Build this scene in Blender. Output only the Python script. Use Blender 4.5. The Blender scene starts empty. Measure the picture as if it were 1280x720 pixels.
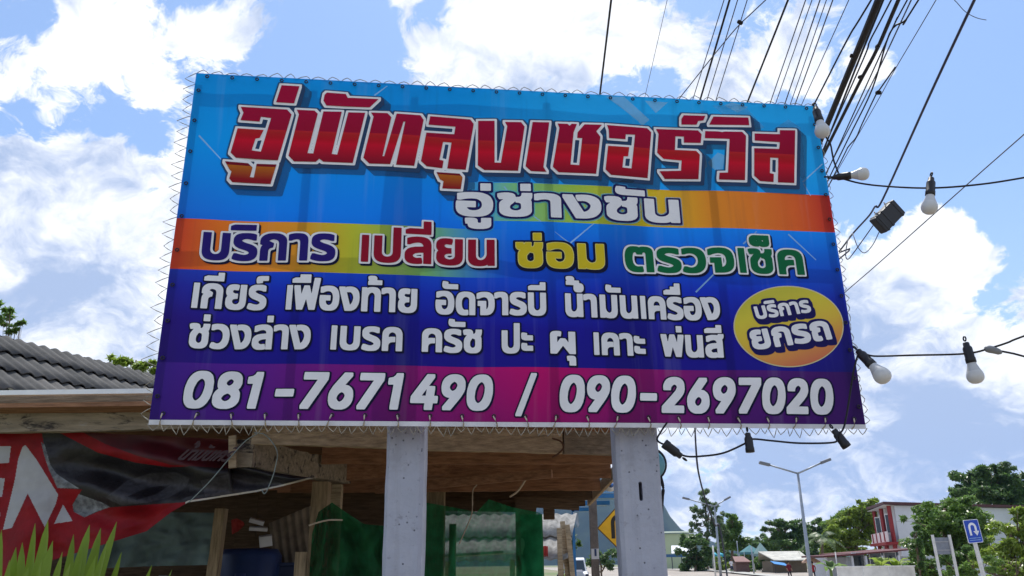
import bpy, bmesh, math, random
import numpy as np
from mathutils import Vector, Matrix, Euler
from mathutils.noise import noise as pnoise
from mathutils.geometry import delaunay_2d_cdt as cdt
random.seed(7)
R = math.radians
S = bpy.context.scene
COL = S.collection

# ---------------------------------------------------------------- camera
F0, PITCH, ROLL, CAMZ = 1000.0, 0.334073456, 0.0134833904, 1.5
cp, sp_ = math.cos(PITCH), math.sin(PITCH)
X0 = Vector((1, 0, 0)); U0 = Vector((0, -sp_, cp)); FW = Vector((0, cp, sp_))
RT = X0 * math.cos(ROLL) - U0 * math.sin(ROLL)
UP = X0 * math.sin(ROLL) + U0 * math.cos(ROLL)
CAM = Vector((0, 0, CAMZ))
cd = bpy.data.cameras.new('camera'); cam = bpy.data.objects.new('camera', cd); COL.objects.link(cam)
M = Matrix.Identity(4)
for i in range(3):
    M[i][0] = RT[i]; M[i][1] = UP[i]; M[i][2] = -FW[i]; M[i][3] = CAM[i]
cam.matrix_world = M
cd.sensor_width = 36; cd.lens = 36 * F0 / 1280; cd.clip_start = 0.05; cd.clip_end = 20000
S.camera = cam

def ray(x, y): return FW + RT * ((x - 640) / F0) + UP * ((360 - y) / F0)
def at(x, y, Y):                       # photo pixel at world depth Y
    d = ray(x, y); return CAM + d * (Y / d.y)
def atz(x, y, z):
    d = ray(x, y); return CAM + d * ((z - CAMZ) / d.z)

# ---------------------------------------------------------------- sun, sky with clouds, exposure
SUN_EL, SUN_AZ = R(64), R(8)         # azimuth from +Y towards +X
sd = bpy.data.lights.new('sun', 'SUN'); sd.energy = 3.6; sd.angle = R(0.5); sd.color = (1.0, 0.955, 0.88)
so = bpy.data.objects.new('sun', sd); COL.objects.link(so)
sdir = Vector((math.sin(SUN_AZ) * math.cos(SUN_EL), math.cos(SUN_AZ) * math.cos(SUN_EL), math.sin(SUN_EL)))
so.rotation_euler = sdir.to_track_quat('Z', 'Y').to_euler(); so.location = (0, 0, 30)
S.view_settings.view_transform = 'Standard'; S.view_settings.look = 'None'
S.view_settings.exposure = 0.48; S.view_settings.gamma = 1.0
S.view_settings.use_curve_mapping = False

class NT:
    """small helper for node trees"""
    def __init__(s, tree): s.t = tree; s.n = tree.nodes; s.l = tree.links
    def new(s, typ, **kw):
        n = s.n.new(typ)
        for k, v in kw.items(): setattr(n, k, v)
        return n
    def put(s, sock, v):
        if isinstance(v, bpy.types.NodeSocket): s.l.new(v, sock)
        elif v is not None:
            if hasattr(sock.default_value, '__len__') and not hasattr(v, '__len__'): v = (v,) * len(sock.default_value)
            if hasattr(v, '__len__') and len(sock.default_value) == 4 and len(v) == 3: v = tuple(v) + (1,)
            sock.default_value = v
    def math(s, op, a, b=None, c=None, clamp=False):
        n = s.new('ShaderNodeMath', operation=op, use_clamp=clamp)
        s.put(n.inputs[0], a)
        if b is not None: s.put(n.inputs[1], b)
        if c is not None: s.put(n.inputs[2], c)
        return n.outputs[0]
    def vec(s, op, a, b=None, out=0):
        n = s.new('ShaderNodeVectorMath', operation=op); s.put(n.inputs[0], a)
        if b is not None: s.put(n.inputs[3 if op == 'SCALE' else 1], b)
        return n.outputs[out]
    def rng(s, v, a, b, c=0.0, d=1.0, smooth=False):
        n = s.new('ShaderNodeMapRange'); n.clamp = True
        if smooth: n.interpolation_type = 'SMOOTHSTEP'
        for i, q in enumerate((v, a, b, c, d)): s.put(n.inputs[i], q)
        return n.outputs[0]
    def mix(s, f, a, b, mode='MIX'):
        n = s.new('ShaderNodeMix', data_type='RGBA', blend_type=mode)
        s.put(n.inputs[0], f); s.put(n.inputs[6], a); s.put(n.inputs[7], b)
        return n.outputs[2]
    def ramp(s, v, stops, interp='LINEAR'):
        n = s.new('ShaderNodeValToRGB'); e = n.color_ramp.elements; n.color_ramp.interpolation = interp
        e.remove(e[1]); e[0].position = stops[0][0]; e[0].color = tuple(stops[0][1]) + (1,)
        for p, c in stops[1:]: e.new(p).color = tuple(c) + (1,)
        s.put(n.inputs[0], v); return n.outputs[0]
    def noise(s, v, scale, detail=4, rough=.55, out=0, dist=0.0):
        n = s.new('ShaderNodeTexNoise'); s.put(n.inputs['Vector'], v)
        n.inputs['Scale'].default_value = scale; n.inputs['Detail'].default_value = detail
        n.inputs['Roughness'].default_value = rough; n.inputs['Distortion'].default_value = dist
        return n.outputs[out]

W = bpy.data.worlds.new('World'); S.world = W; W.use_nodes = True
W.node_tree.nodes.clear(); k = NT(W.node_tree)
sky = k.new('ShaderNodeTexSky', sky_type='NISHITA'); sky.sun_disc = False
sky.sun_elevation = SUN_EL; sky.sun_rotation = SUN_AZ; sky.altitude = 0; sky.air_density = 1.0; sky.dust_density = 0.6; sky.ozone_density = 1.0
SKY_STRENGTH = 0.105
gen = k.new('ShaderNodeTexCoord').outputs['Generated']
dirn = k.vec('NORMALIZE', gen)
sep = k.new('ShaderNodeSeparateXYZ'); k.l.new(dirn, sep.inputs[0])
zz = k.math('ADD', k.math('MAXIMUM', sep.outputs[2], 0.0), 0.62)
comb = k.new('ShaderNodeCombineXYZ')
k.put(comb.inputs[0], k.math('DIVIDE', sep.outputs[0], zz)); k.put(comb.inputs[1], k.math('DIVIDE', sep.outputs[1], zz)); comb.inputs[2].default_value = 3.7
cpos = comb.outputs[0]
warp = k.vec('ADD', cpos, k.vec('SCALE', k.vec('SUBTRACT', k.noise(cpos, 8, 3, .5, 1), (.5, .5, .5)), 0.12))
n_big = k.noise(warp, 4.4, 10, .60)
n_fine = k.noise(warp, 13.0, 10, .64)
def bumps(lst):
    tot = None
    for (x, y, r, w) in lst:
        d = ray(x, y).normalized()
        e = k.math('MULTIPLY', k.math('SUBTRACT', k.vec('DOT_PRODUCT', dirn, tuple(d), out=1), 1.0), 2.0 * (1100.0 / r) ** 2)
        g = k.math('MULTIPLY', k.math('EXPONENT', e), w)
        tot = g if tot is None else k.math('ADD', tot, g)
    return tot
dens_b = bumps(CLOUD_BUMPS) if 'CLOUD_BUMPS' in globals() else bumps([
    (400, 45, 62, -.42), (340, 75, 40, -.20), (455, 60, 50, -.36), (195, 180, 32, -.30), (1215, 110, 105, -.62), (1120, 195, 55, -.46),
    (1180, 30, 60, -.45), (1270, 190, 70, -.5), (905, 70, 26, -.20), (1235, 385, 30, -.30), (40, 5, 40, -.24), (545, 10, 28, -.26), (1040, 55, 26, -.18), (830, 95, 22, -.16),
    (120, 70, 90, .26), (262, 50, 52, .34), (60, 250, 110, .24), (230, 230, 60, .2), (640, 55, 95, .40), (760, 30, 60, .26), (960, 60, 60, .30), (1030, 70, 60, .22), (1120, 70, 32, .30),
    (1090, 100, 40, .22), (1195, 290, 50, .30), (1110, 345, 55, .26), (1260, 420, 55, .22), (1130, 430, 90, .16), (1250, 300, 30, -.25), (1090, 260, 35, -.35), (1040, 560, 160, .26), (1200, 520, 110, .22), (80, 400, 130, .30), (60, 330, 90, .22), (130, 440, 80, .2), (640, 560, 300, .08)])
dens = k.math('ADD', k.math('MULTIPLY', k.math('SUBTRACT', n_big, .5), 1.45), k.math('MULTIPLY', k.math('SUBTRACT', n_fine, .5), .95))
dens = k.math('ADD', k.math('ADD', dens, k.math('MULTIPLY', dens_b, .80)), k.rng(sep.outputs[2], 0.0, 0.30, 0.60, 0.515))
cover = k.rng(dens, 0.49, 0.60, smooth=True)
shade_n = k.noise(warp, 6.5, 9, .60)
lit = k.noise(k.vec('ADD', warp, tuple(Vector((sdir.x, sdir.y, 0)) * .03)), 4.4, 10, .60)
relief = k.math('MULTIPLY', k.math('SUBTRACT', lit, n_big), 3.2)        # cloud flanks turned from the sun are greyer
grey_b = bumps([(1000, 570, 150, .40), (1210, 530, 120, .40), (100, 400, 130, .50), (60, 330, 60, .22), (660, 110, 40, .20), (1010, 30, 40, .2), (1150, 640, 150, .14), (130, 270, 50, -.2), (900, 30, 35, .2), (640, 40, 70, -.2), (120, 80, 80, -.2), (1190, 290, 60, -.25)])
grey = k.rng(k.math('ADD', k.math('ADD', k.math('ADD', k.math('MULTIPLY', k.math('SUBTRACT', shade_n, .5), 2.9), relief), grey_b), k.rng(dens, .6, 1.1, .10, .0)), -0.12, 0.70, smooth=True)
ccol = k.mix(grey, (8.2, 8.25, 8.4), (3.2, 4.0, 5.7))
skyc = k.mix(1.0, sky.outputs[0], (.74, .98, 1.22), 'MULTIPLY')
skyc = k.mix(k.rng(sep.outputs[2], 0.0, .42, .80, .30), skyc, (4.5, 5.6, 7.6))   # thin high veil, whiter low down
final = k.mix(k.math('MULTIPLY', cover, .96), skyc, ccol)
bg = k.new('ShaderNodeBackground'); k.put(bg.inputs[0], final); bg.inputs[1].default_value = SKY_STRENGTH
wo = k.new('ShaderNodeOutputWorld'); k.l.new(bg.outputs[0], wo.inputs[0])

# ---------------------------------------------------------------- materials
def srgb(*c):
    if len(c) == 1: c = (c[0],) * 3
    return tuple((v / 255 / 12.92) if v / 255 <= .04045 else ((v / 255 + .055) / 1.055) ** 2.4 for v in c)
MATS = {}
def mat(name, col, rough=.6, spec=.35, metal=0.0, vary=.18, scale=6.0, bump=0.0, bscale=40.0, transl=0.0, col2=None, stretch=None, alpha=None):
    if name in MATS: return MATS[name]
    m = bpy.data.materials.new(name); m.use_nodes = True; q = NT(m.node_tree)
    b = q.n['Principled BSDF']; out = q.n['Material Output']
    pos = q.new('ShaderNodeTexCoord').outputs['Object']
    if stretch:
        mp = q.new('ShaderNodeMapping'); mp.inputs['Scale'].default_value = stretch; q.l.new(pos, mp.inputs[0]); pos = mp.outputs[0]
    f = q.rng(q.noise(pos, scale, 6, .6), .3, .7)
    c2 = col2 if col2 else tuple(max(0, v * (1 - vary)) for v in col); c1 = col if col2 else tuple(min(1, v * (1 + vary * .6)) for v in col)
    cc = q.mix(f, c2, c1); q.put(b.inputs['Base Color'], cc)
    b.inputs['Roughness'].default_value = rough; b.inputs['Specular IOR Level'].default_value = spec; b.inputs['Metallic'].default_value = metal
    if bump:
        bn = q.new('ShaderNodeBump'); bn.inputs['Strength'].default_value = bump; bn.inputs['Distance'].default_value = .02
        q.put(bn.inputs['Height'], q.noise(pos, bscale, 5, .6)); q.l.new(bn.outputs[0], b.inputs['Normal'])
    sh = b.outputs[0]
    if transl:
        tr = q.new('ShaderNodeBsdfTranslucent'); q.put(tr.inputs[0], cc)
        mx = q.new('ShaderNodeMixShader'); mx.inputs[0].default_value = transl; q.l.new(sh, mx.inputs[1]); q.l.new(tr.outputs[0], mx.inputs[2]); sh = mx.outputs[0]
    if alpha is not None:
        tp = q.new('ShaderNodeBsdfTransparent'); mx = q.new('ShaderNodeMixShader'); mx.inputs[0].default_value = alpha
        q.l.new(tp.outputs[0], mx.inputs[1]); q.l.new(sh, mx.inputs[2]); sh = mx.outputs[0]
    q.l.new(sh, out.inputs[0])
    MATS[name] = m; return m

# ---------------------------------------------------------------- objects
def tag(o, label=None, cat=None, group=None, kind=None):
    if label: o['label'] = label
    if cat: o['category'] = cat
    if group: o['group'] = group
    if kind: o['kind'] = kind
    return o
def thing(name, loc, label, cat, group=None, rot=None):
    o = bpy.data.objects.new(name, None); COL.objects.link(o); o.location = loc
    o.empty_display_size = .2
    if rot is not None: o.rotation_euler = rot
    return tag(o, label, cat, group)
KIDS = {}
def adopt(o, parent):
    o.parent = parent; KIDS.setdefault(parent.name, []).append(o)
def copy_tree(o, parent=None):
    c = o.copy(); COL.objects.link(c)
    if parent: adopt(c, parent)
    for ch in KIDS.get(o.name, []): copy_tree(ch, c)
    return c
def meshobj(name, me, mats, parent=None, smooth=False):
    for m in (mats if isinstance(mats, (list, tuple)) else [mats]): me.materials.append(m)
    o = bpy.data.objects.new(name, me); COL.objects.link(o)
    if parent: adopt(o, parent)
    if smooth:
        me.polygons.foreach_set('use_smooth', [True] * len(me.polygons))
    return o

class MB:
    def __init__(s): s.v = []; s.f = []; s.m = []
    def add(s, vs, fs, mi=0):
        b = len(s.v); s.v += [Vector(v) for v in vs]; s.f += [[i + b for i in f] for f in fs]; s.m += [mi] * len(fs)
    def box(s, c, size, rot=None, mi=0, bev=0.0):
        c = Vector(c); hx, hy, hz = [q / 2 for q in size]
        if bev:
            bm = bmesh.new(); bmesh.ops.create_cube(bm, size=1); bmesh.ops.scale(bm, vec=size, verts=bm.verts)
            bmesh.ops.bevel(bm, geom=bm.edges[:], offset=bev, segments=2, affect='EDGES', profile=.6)
            bm.verts.index_update(); vs = [v.co.copy() for v in bm.verts]; fs = [[v.index for v in f.verts] for f in bm.faces]; bm.free()
        else:
            vs = [Vector((x, y, z)) for x in (-hx, hx) for y in (-hy, hy) for z in (-hz, hz)]
            fs = [(0, 1, 3, 2), (4, 6, 7, 5), (0, 4, 5, 1), (2, 3, 7, 6), (0, 2, 6, 4), (1, 5, 7, 3)]
        if rot is not None:
            rm = rot if isinstance(rot, Matrix) else Euler(rot).to_matrix(); vs = [rm @ v for v in vs]
        s.add([v + c for v in vs], fs, mi); return s
    def beam(s, a, b, w, h, mi=0, up=(0, 0, 1), bev=0.0):     # box from a to b, w sideways, h along up
        a = Vector(a); b = Vector(b); d = (b - a); L = d.length; d.normalize()
        x = d.cross(Vector(up)); x = x.normalized() if x.length > 1e-6 else Vector((1, 0, 0)); z = x.cross(d)
        rm = Matrix((x, d, z)).transposed()
        return s.box((a + b) / 2, (w, L, h), rm, mi, bev)
    def rough(s, a, b, w, h, amp=.006, mi=0, up=(0, 0, 1), seg=.09):   # sawn timber: uneven edges, slight bow
        a = Vector(a); b = Vector(b); d = b - a; L = d.length; d.normalize(); x = d.cross(Vector(up)).normalized(); z = x.cross(d); n = max(3, int(L / seg)); sd_ = random.random() * 90; vs = []
        prof = [(-.5, -.5), (0, -.5), (.5, -.5), (.5, 0), (.5, .5), (0, .5), (-.5, .5), (-.5, 0)]
        for i in range(n + 1):
            c = a + d * (L * i / n) + z * amp * 1.5 * pnoise(Vector((i * .12, sd_, 0)))
            for k_, (px_, pz_) in enumerate(prof):
                j = (amp * (1.0 if k_ % 2 == 0 else .5)) * pnoise(Vector((i * .9, k_ * 7.3, sd_))); vs.append(c + x * (px_ * w + j) + z * (pz_ * h + amp * pnoise(Vector((i * .8, k_ * 3.1 + 50, sd_)))))
        m = 8; s.add(vs, [(i * m + k_, i * m + (k_ + 1) % m, (i + 1) * m + (k_ + 1) % m, (i + 1) * m + k_) for i in range(n) for k_ in range(m)] + [tuple(range(m))[::-1], tuple(n * m + k_ for k_ in range(m))], mi); return s
    def tube(s, pts, r, n=8, mi=0, cap=True):
        pts = [Vector(p) for p in pts]; rs = r if isinstance(r, (list, tuple)) else [r] * len(pts)
        b0 = len(s.v); ref = Vector((0, 0, 1)); vs = []; fs = []
        for i, p in enumerate(pts):
            t = (pts[min(i + 1, len(pts) - 1)] - pts[max(i - 1, 0)])
            t = t.normalized() if t.length > 1e-9 else Vector((0, 0, 1))
            x = t.cross(ref)
            if x.length < .05: x = t.cross(Vector((0, 1, 0)))
            x.normalize(); y = t.cross(x)
            for j in range(n):
                a = 2 * math.pi * j / n; vs.append(p + (x * math.cos(a) + y * math.sin(a)) * rs[i])
        for i in range(len(pts) - 1):
            for j in range(n):
                fs.append((i * n + j, i * n + (j + 1) % n, (i + 1) * n + (j + 1) % n, (i + 1) * n + j))
        if cap: fs.append(tuple(range(n))[::-1]); fs.append(tuple((len(pts) - 1) * n + j for j in range(n)))
        s.add(vs, fs, mi); return s
    def lathe(s, prof, n=20, mi=0, c=(0, 0, 0)):              # profile of (r, z)
        c = Vector(c); vs = []; fs = []
        for r, z in prof:
            for j in range(n): a = 2 * math.pi * j / n; vs.append(c + Vector((r * math.cos(a), r * math.sin(a), z)))
        for i in range(len(prof) - 1):
            for j in range(n): fs.append((i * n + j, i * n + (j + 1) % n, (i + 1) * n + (j + 1) % n, (i + 1) * n + j))
        s.add(vs, fs, mi); return s
    def prism(s, poly, off, mi=0):                            # planar polygon pushed along a vector
        n = len(poly); off = Vector(off); p = [Vector(q) for q in poly]
        vs = p + [q + off for q in p]
        s.add(vs, [tuple(range(n))[::-1], tuple(range(n, 2 * n))] + [(i, (i + 1) % n, n + (i + 1) % n, n + i) for i in range(n)], mi); return s
    def poly(s, poly, mi=0): s.add(poly, [tuple(range(len(poly)))], mi); return s
    def build(s, name, mats, parent=None, smooth=False, org=None):
        o0 = Vector(org) if org is not None else (parent.matrix_basis.translation if parent and parent.parent is None else Vector())
        if parent is not None and org is None:
            p = parent; o0 = Vector()
            while p is not None: o0 = o0 + p.location; p = p.parent
        me = bpy.data.meshes.new(name); me.from_pydata([v - o0 for v in s.v], [], s.f)
        me.polygons.foreach_set('material_index', s.m)
        bm = bmesh.new(); bm.from_mesh(me); bmesh.ops.recalc_face_normals(bm, faces=bm.faces); bm.to_mesh(me); bm.free()
        me.update()
        return meshobj(name, me, mats, parent, smooth)
    def solo(s, name, mats, label, cat, group=None, smooth=False, base=None):  # a thing that is one mesh
        vs = s.v; c = Vector(base) if base is not None else Vector((sum(v.x for v in vs) / len(vs), sum(v.y for v in vs) / len(vs), min(v.z for v in vs)))
        o = s.build(name, mats, None, smooth, org=c); o.location = c
        return tag(o, label, cat, group)

def gz(Y): t = min(1, max(0, (Y - 70) / 45)); return .5 * t * t * (3 - 2 * t)
GLYPHS = {
'ก': (300, '38,0 38,95 39,110 42,122 46,133 52,141 59,147 68,153 88,161 88,162 33,183 33,200 36,219 41,229 54,247 63,255 73,262 98,273 113,276 146,279 175,277 189,274 202,269 214,264 225,257 244,239 251,228 256,215 259,200 260,185 260,0 215,0 215,180 214,196 210,209 204,219 195,228 184,234 159,241 145,242 118,239 106,235 97,229 89,222 83,215 80,206 79,197 133,170 128,146 111,143 103,139 96,134 90,127 86,118 83,107 83,0'),
'ค': (307, '41,0 41,175 42,199 47,220 56,237 68,252 83,264 103,272 126,277 154,279 181,277 205,272 224,264 240,252 251,237 260,220 265,199 267,175 267,0 222,0 222,175 221,191 218,204 212,216 205,225 195,233 183,238 169,241 153,242 137,241 124,238 112,233 102,225 95,216 89,204 86,191 85,175 85,120 87,119 92,128 99,135 106,141 114,145 145,151 175,151 175,115 144,114 121,110 112,106 99,96 94,90 91,84 86,69 85,61 85,0'),
'ง': (268, '86,0 0,274 45,274 119,39 137,40 149,44 154,47 168,59 181,78 186,89 193,113 197,138 196,170 192,188 186,203 178,216 168,226 156,234 142,238 127,240 114,239 104,236 93,272 103,274 129,277 153,275 174,269 183,265 200,255 208,248 216,239 229,218 237,192 241,164 242,149 241,130 239,112 235,95 230,80 223,65 208,41 200,32 192,25 174,13 153,5 140,2 111,0'),
'จ': (266, '73,0 73,122 36,122 36,157 116,157 116,36 123,36 143,39 160,46 167,52 173,59 178,68 183,79 186,91 190,120 188,172 182,198 177,209 171,218 155,232 145,236 121,241 94,242 61,236 39,228 19,217 19,258 36,266 47,270 71,276 84,278 112,279 133,278 152,275 169,270 184,262 197,253 208,242 217,229 224,214 233,179 236,138 233,97 229,79 224,63 217,49 208,36 198,25 186,16 172,9 155,4 136,1 116,0'),
'ช': (275, '138,-5 115,-4 95,1 78,8 64,18 53,31 45,46 40,65 39,128 42,148 49,163 78,205 80,210 82,222 79,234 76,237 67,241 57,241 37,234 27,266 32,269 49,275 67,277 81,277 102,271 112,263 119,253 121,247 124,227 122,210 120,202 114,190 91,154 84,135 83,119 83,78 87,60 99,43 111,36 117,34 130,32 149,32 160,34 176,43 185,58 188,68 189,80 189,150 188,158 184,172 180,178 169,185 151,188 151,216 171,218 177,221 186,231 191,242 194,262 194,274 239,274 237,250 235,239 228,220 221,213 213,207 203,202 203,200 209,198 219,192 226,184 230,175 233,160 233,77 232,59 227,43 220,29 209,17 196,7 179,0 160,-4'),
'ซ': (278, '138,-5 116,-4 97,1 80,8 66,18 55,31 47,47 43,65 41,87 41,118 43,144 51,164 56,172 73,195 90,214 94,225 92,226 86,222 72,217 54,217 40,223 28,236 23,253 22,264 22,274 61,274 61,267 63,256 67,249 73,246 83,246 94,250 100,254 109,274 134,274 133,226 131,215 121,194 93,156 91,151 87,141 86,135 86,78 87,68 93,53 97,47 107,39 113,36 131,32 150,32 161,34 178,43 189,58 191,68 192,80 192,150 190,166 183,178 178,182 172,185 154,188 154,216 174,218 180,221 189,231 194,242 197,262 197,274 242,274 240,250 238,239 235,230 230,221 224,214 216,208 206,203 206,201 214,198 227,188 231,181 235,165 237,145 237,77 235,59 230,43 222,29 211,17 197,7 180,0 160,-4'),
'ด': (308, '134,-5 115,-4 98,0 84,6 71,14 61,24 52,36 45,49 39,65 32,98 30,135 32,174 39,205 49,230 56,240 72,257 92,268 114,275 140,279 172,278 189,276 205,272 218,267 230,261 240,253 249,244 256,234 261,223 265,210 267,197 268,183 268,0 224,0 224,179 223,193 220,206 215,217 208,226 199,233 187,238 172,241 155,242 133,240 113,234 97,221 90,213 80,189 77,174 75,155 75,120 76,107 80,82 88,61 94,53 101,46 108,40 118,35 129,33 148,32 168,36 172,2 163,-2 154,-4'),
'ต': (318, '138,-5 118,-4 100,0 85,6 73,14 62,25 53,37 46,51 37,84 32,122 32,166 34,187 41,222 52,247 60,257 68,265 88,276 112,279 128,278 135,276 147,270 156,260 159,253 161,253 164,260 173,270 186,276 201,279 225,278 238,275 250,269 260,262 268,252 273,240 276,226 278,209 278,0 233,0 233,209 231,225 228,231 225,235 215,240 209,242 196,242 186,238 182,235 179,231 176,226 174,212 146,212 142,227 139,232 135,236 131,238 121,242 116,242 107,241 99,236 92,229 86,219 82,205 79,188 76,142 77,110 81,83 84,71 94,53 101,45 109,39 119,35 130,33 152,32 172,36 177,2 168,-2 159,-4'),
'ถ': (301, '97,-5 83,-4 70,-1 64,2 54,10 46,22 44,29 42,38 42,96 45,123 49,133 55,141 62,147 71,153 91,162 33,183 34,210 36,219 41,229 54,247 63,255 73,262 85,268 99,273 113,276 146,279 176,277 190,274 203,269 215,264 226,257 245,239 252,228 257,215 260,200 261,185 261,0 216,0 216,180 215,196 211,209 204,219 196,228 185,234 173,238 160,241 146,242 118,239 106,235 97,229 89,222 83,215 80,206 79,197 136,170 132,146 114,143 107,141 100,137 94,131 90,124 87,114 87,47 89,39 92,37 94,34 102,32 117,32 126,35 133,3 128,0 119,-3 106,-5'),
'ท': (304, '42,0 42,274 73,274 81,231 83,231 88,241 95,251 104,259 114,266 126,272 139,276 169,279 183,278 209,273 220,269 239,256 252,238 258,226 261,213 264,183 264,0 220,0 220,181 219,195 216,207 205,226 196,233 186,238 174,241 160,242 138,239 120,231 112,225 106,218 95,201 91,191 87,170 87,0'),
'น': (307, '135,-5 121,-4 95,1 84,5 74,11 66,18 58,27 52,37 47,48 43,61 41,75 41,274 85,274 85,94 86,79 89,67 100,48 109,41 119,36 131,33 161,34 176,38 188,45 199,55 207,67 213,81 217,97 218,116 218,274 263,274 263,0 226,0 224,41 221,41 216,31 209,22 190,8 178,2 165,-2'),
'บ': (302, '151,-5 123,-3 100,2 81,10 66,22 55,37 47,55 42,75 41,99 41,274 85,274 85,99 86,83 89,69 94,58 101,49 110,41 121,36 135,33 151,32 166,33 180,36 192,41 201,49 208,58 213,69 216,83 217,99 217,274 262,274 262,99 260,75 255,55 247,37 236,22 221,10 202,2 178,-3'),
'ป': (303, '151,-5 123,-3 100,2 81,10 66,22 55,37 47,55 42,75 41,99 41,274 85,274 85,99 86,83 89,69 94,58 101,49 110,41 121,36 135,33 151,32 166,33 180,36 192,41 201,49 208,58 213,69 216,83 217,99 217,373 262,373 262,99 260,75 255,55 247,37 236,22 221,10 202,2 178,-3'),
'ผ': (324, '43,0 43,226 45,245 52,259 56,264 67,272 73,275 95,279 109,279 125,276 132,273 127,240 109,243 103,242 94,239 91,237 89,233 87,225 87,142 86,118 85,70 87,70 96,90 148,179 176,179 222,100 234,75 237,70 239,70 237,91 237,274 280,274 280,0 241,0 163,131 161,131 83,0'),
'พ': (348, '70,0 21,274 66,274 86,155 97,63 98,63 102,83 111,118 155,274 192,274 226,157 245,83 249,63 251,63 252,78 260,147 282,274 327,274 278,0 234,0 186,155 185,162 181,175 175,211 173,211 169,185 164,166 114,0'),
'ฟ': (341, '68,0 21,274 66,274 85,148 94,63 97,63 99,77 112,131 154,274 190,274 224,157 237,107 241,92 245,70 247,63 249,63 252,101 258,155 287,373 331,373 275,0 232,0 184,155 176,190 173,211 171,211 169,197 162,166 112,0'),
'ม': (307, '173,-5 143,-2 129,2 117,8 107,15 98,23 91,33 86,44 84,44 81,0 45,0 45,274 89,274 89,116 91,92 98,72 103,63 115,48 132,38 142,35 152,33 177,33 189,36 199,41 208,48 214,57 218,67 221,79 222,94 222,274 267,274 267,91 264,61 260,48 249,27 242,18 233,11 223,5 212,1 200,-2'),
'ย': (297, '146,-5 127,-4 94,1 81,6 70,12 60,19 52,27 46,36 38,56 36,68 37,101 39,110 46,124 54,134 59,138 75,145 81,146 81,148 70,152 49,166 38,184 34,200 34,209 36,226 42,242 53,256 68,268 89,275 116,278 134,277 147,275 161,270 153,236 129,241 120,241 102,239 95,236 89,231 85,226 82,220 79,206 81,190 88,179 98,171 117,165 124,164 149,164 149,131 125,130 113,128 103,125 95,120 89,114 84,106 81,96 81,77 82,71 86,58 94,47 106,39 114,36 134,32 158,32 178,36 186,39 198,48 206,59 211,74 212,82 212,274 257,274 257,94 255,70 250,49 241,32 230,19 214,8 195,1 173,-3'),
'ร': (244, '118,-5 103,-5 76,-2 39,7 20,15 33,51 38,48 50,44 79,36 110,32 131,33 143,35 163,42 176,54 179,62 180,71 180,77 178,82 174,91 166,99 155,106 140,113 79,135 58,147 49,153 41,160 30,176 26,185 24,196 24,217 26,227 35,244 41,252 49,259 59,265 82,274 97,277 131,279 154,278 176,275 195,270 209,263 209,226 188,234 167,239 145,242 129,243 100,240 90,237 82,232 76,227 71,221 69,215 68,204 72,194 74,191 83,183 96,176 114,168 149,156 171,147 181,142 199,130 213,115 218,107 222,97 225,75 224,65 219,45 208,27 201,19 181,6 168,1 153,-2'),
'ล': (286, '201,0 201,183 200,198 193,221 186,229 178,235 167,239 153,242 137,243 113,241 89,236 67,228 46,217 46,259 63,266 85,273 126,279 154,279 177,276 196,270 205,266 219,256 225,250 230,243 239,227 245,197 245,0|115,-5 94,-4 76,0 61,6 48,15 38,26 30,40 26,56 25,73 26,93 32,110 42,125 55,138 72,148 94,155 121,161 210,168 210,131 135,125 100,117 89,111 80,104 74,96 71,86 70,64 73,55 78,47 92,37 111,32 124,31 139,32 153,36 160,2 155,0 127,-5'),
'ว': (246, '96,-5 67,-3 48,1 19,14 33,48 51,39 73,33 82,32 108,34 123,39 137,47 148,59 157,74 164,93 168,114 169,138 168,162 164,183 157,200 148,215 136,227 121,235 103,240 83,242 66,241 42,237 21,228 21,266 36,272 53,276 79,279 109,278 128,275 145,269 161,261 174,252 185,240 194,227 202,212 207,196 214,159 215,138 213,107 207,79 198,54 185,34 168,17 148,5 123,-3'),
'ส': (286, '201,0 201,183 200,198 193,221 186,229 178,235 167,239 153,242 137,243 113,241 89,236 67,228 46,217 46,259 63,266 85,273 126,279 166,278 186,273 203,265 214,251 229,241 238,226 241,217 245,197 245,0|115,-5 94,-4 76,0 61,6 48,15 38,26 30,40 26,56 25,73 26,93 32,110 42,125 55,138 72,148 94,155 121,161 210,168 210,131 135,125 100,117 89,111 80,104 74,96 71,86 70,64 73,55 78,47 92,37 111,32 124,31 139,32 153,36 160,2 155,0 127,-5|213,236 188,259 200,262 206,265 217,273 221,279 224,292 267,292 267,284 263,271 260,265 256,259 251,254 234,242 220,237'),
'อ': (287, '138,-5 112,-3 90,2 72,11 57,23 45,39 37,60 32,84 30,112 30,128 33,157 138,157 138,122 75,122 75,97 78,72 85,55 90,48 96,42 102,38 110,35 127,31 157,33 176,40 183,45 190,52 196,60 205,83 208,98 210,153 206,183 202,196 197,207 191,216 184,224 176,231 166,236 154,239 141,241 119,242 88,238 74,234 46,222 39,218 39,260 50,265 71,271 87,275 104,277 132,279 153,278 172,275 189,269 203,261 216,251 227,240 236,226 243,211 252,176 255,156 256,135 253,94 249,76 244,60 237,45 229,32 219,21 207,12 193,4 177,-1 158,-4'),
'ะ': (169, '77,172 67,172 43,178 32,185 25,194 21,204 20,210 20,223 24,238 28,244 65,238 62,229 62,216 67,209 74,207 150,207 150,172|77,32 67,32 43,38 32,45 25,54 21,64 20,70 20,83 24,98 28,104 65,98 62,89 62,76 67,69 74,67 150,67 150,32'),
'ั': (0, '-108,318 -118,318 -135,321 -152,330 -156,334 -160,339 -164,349 -166,359 -161,383 -158,390 -120,383 -123,372 -123,364 -121,359 -117,354 -110,352 21,352 21,318'),
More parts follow.
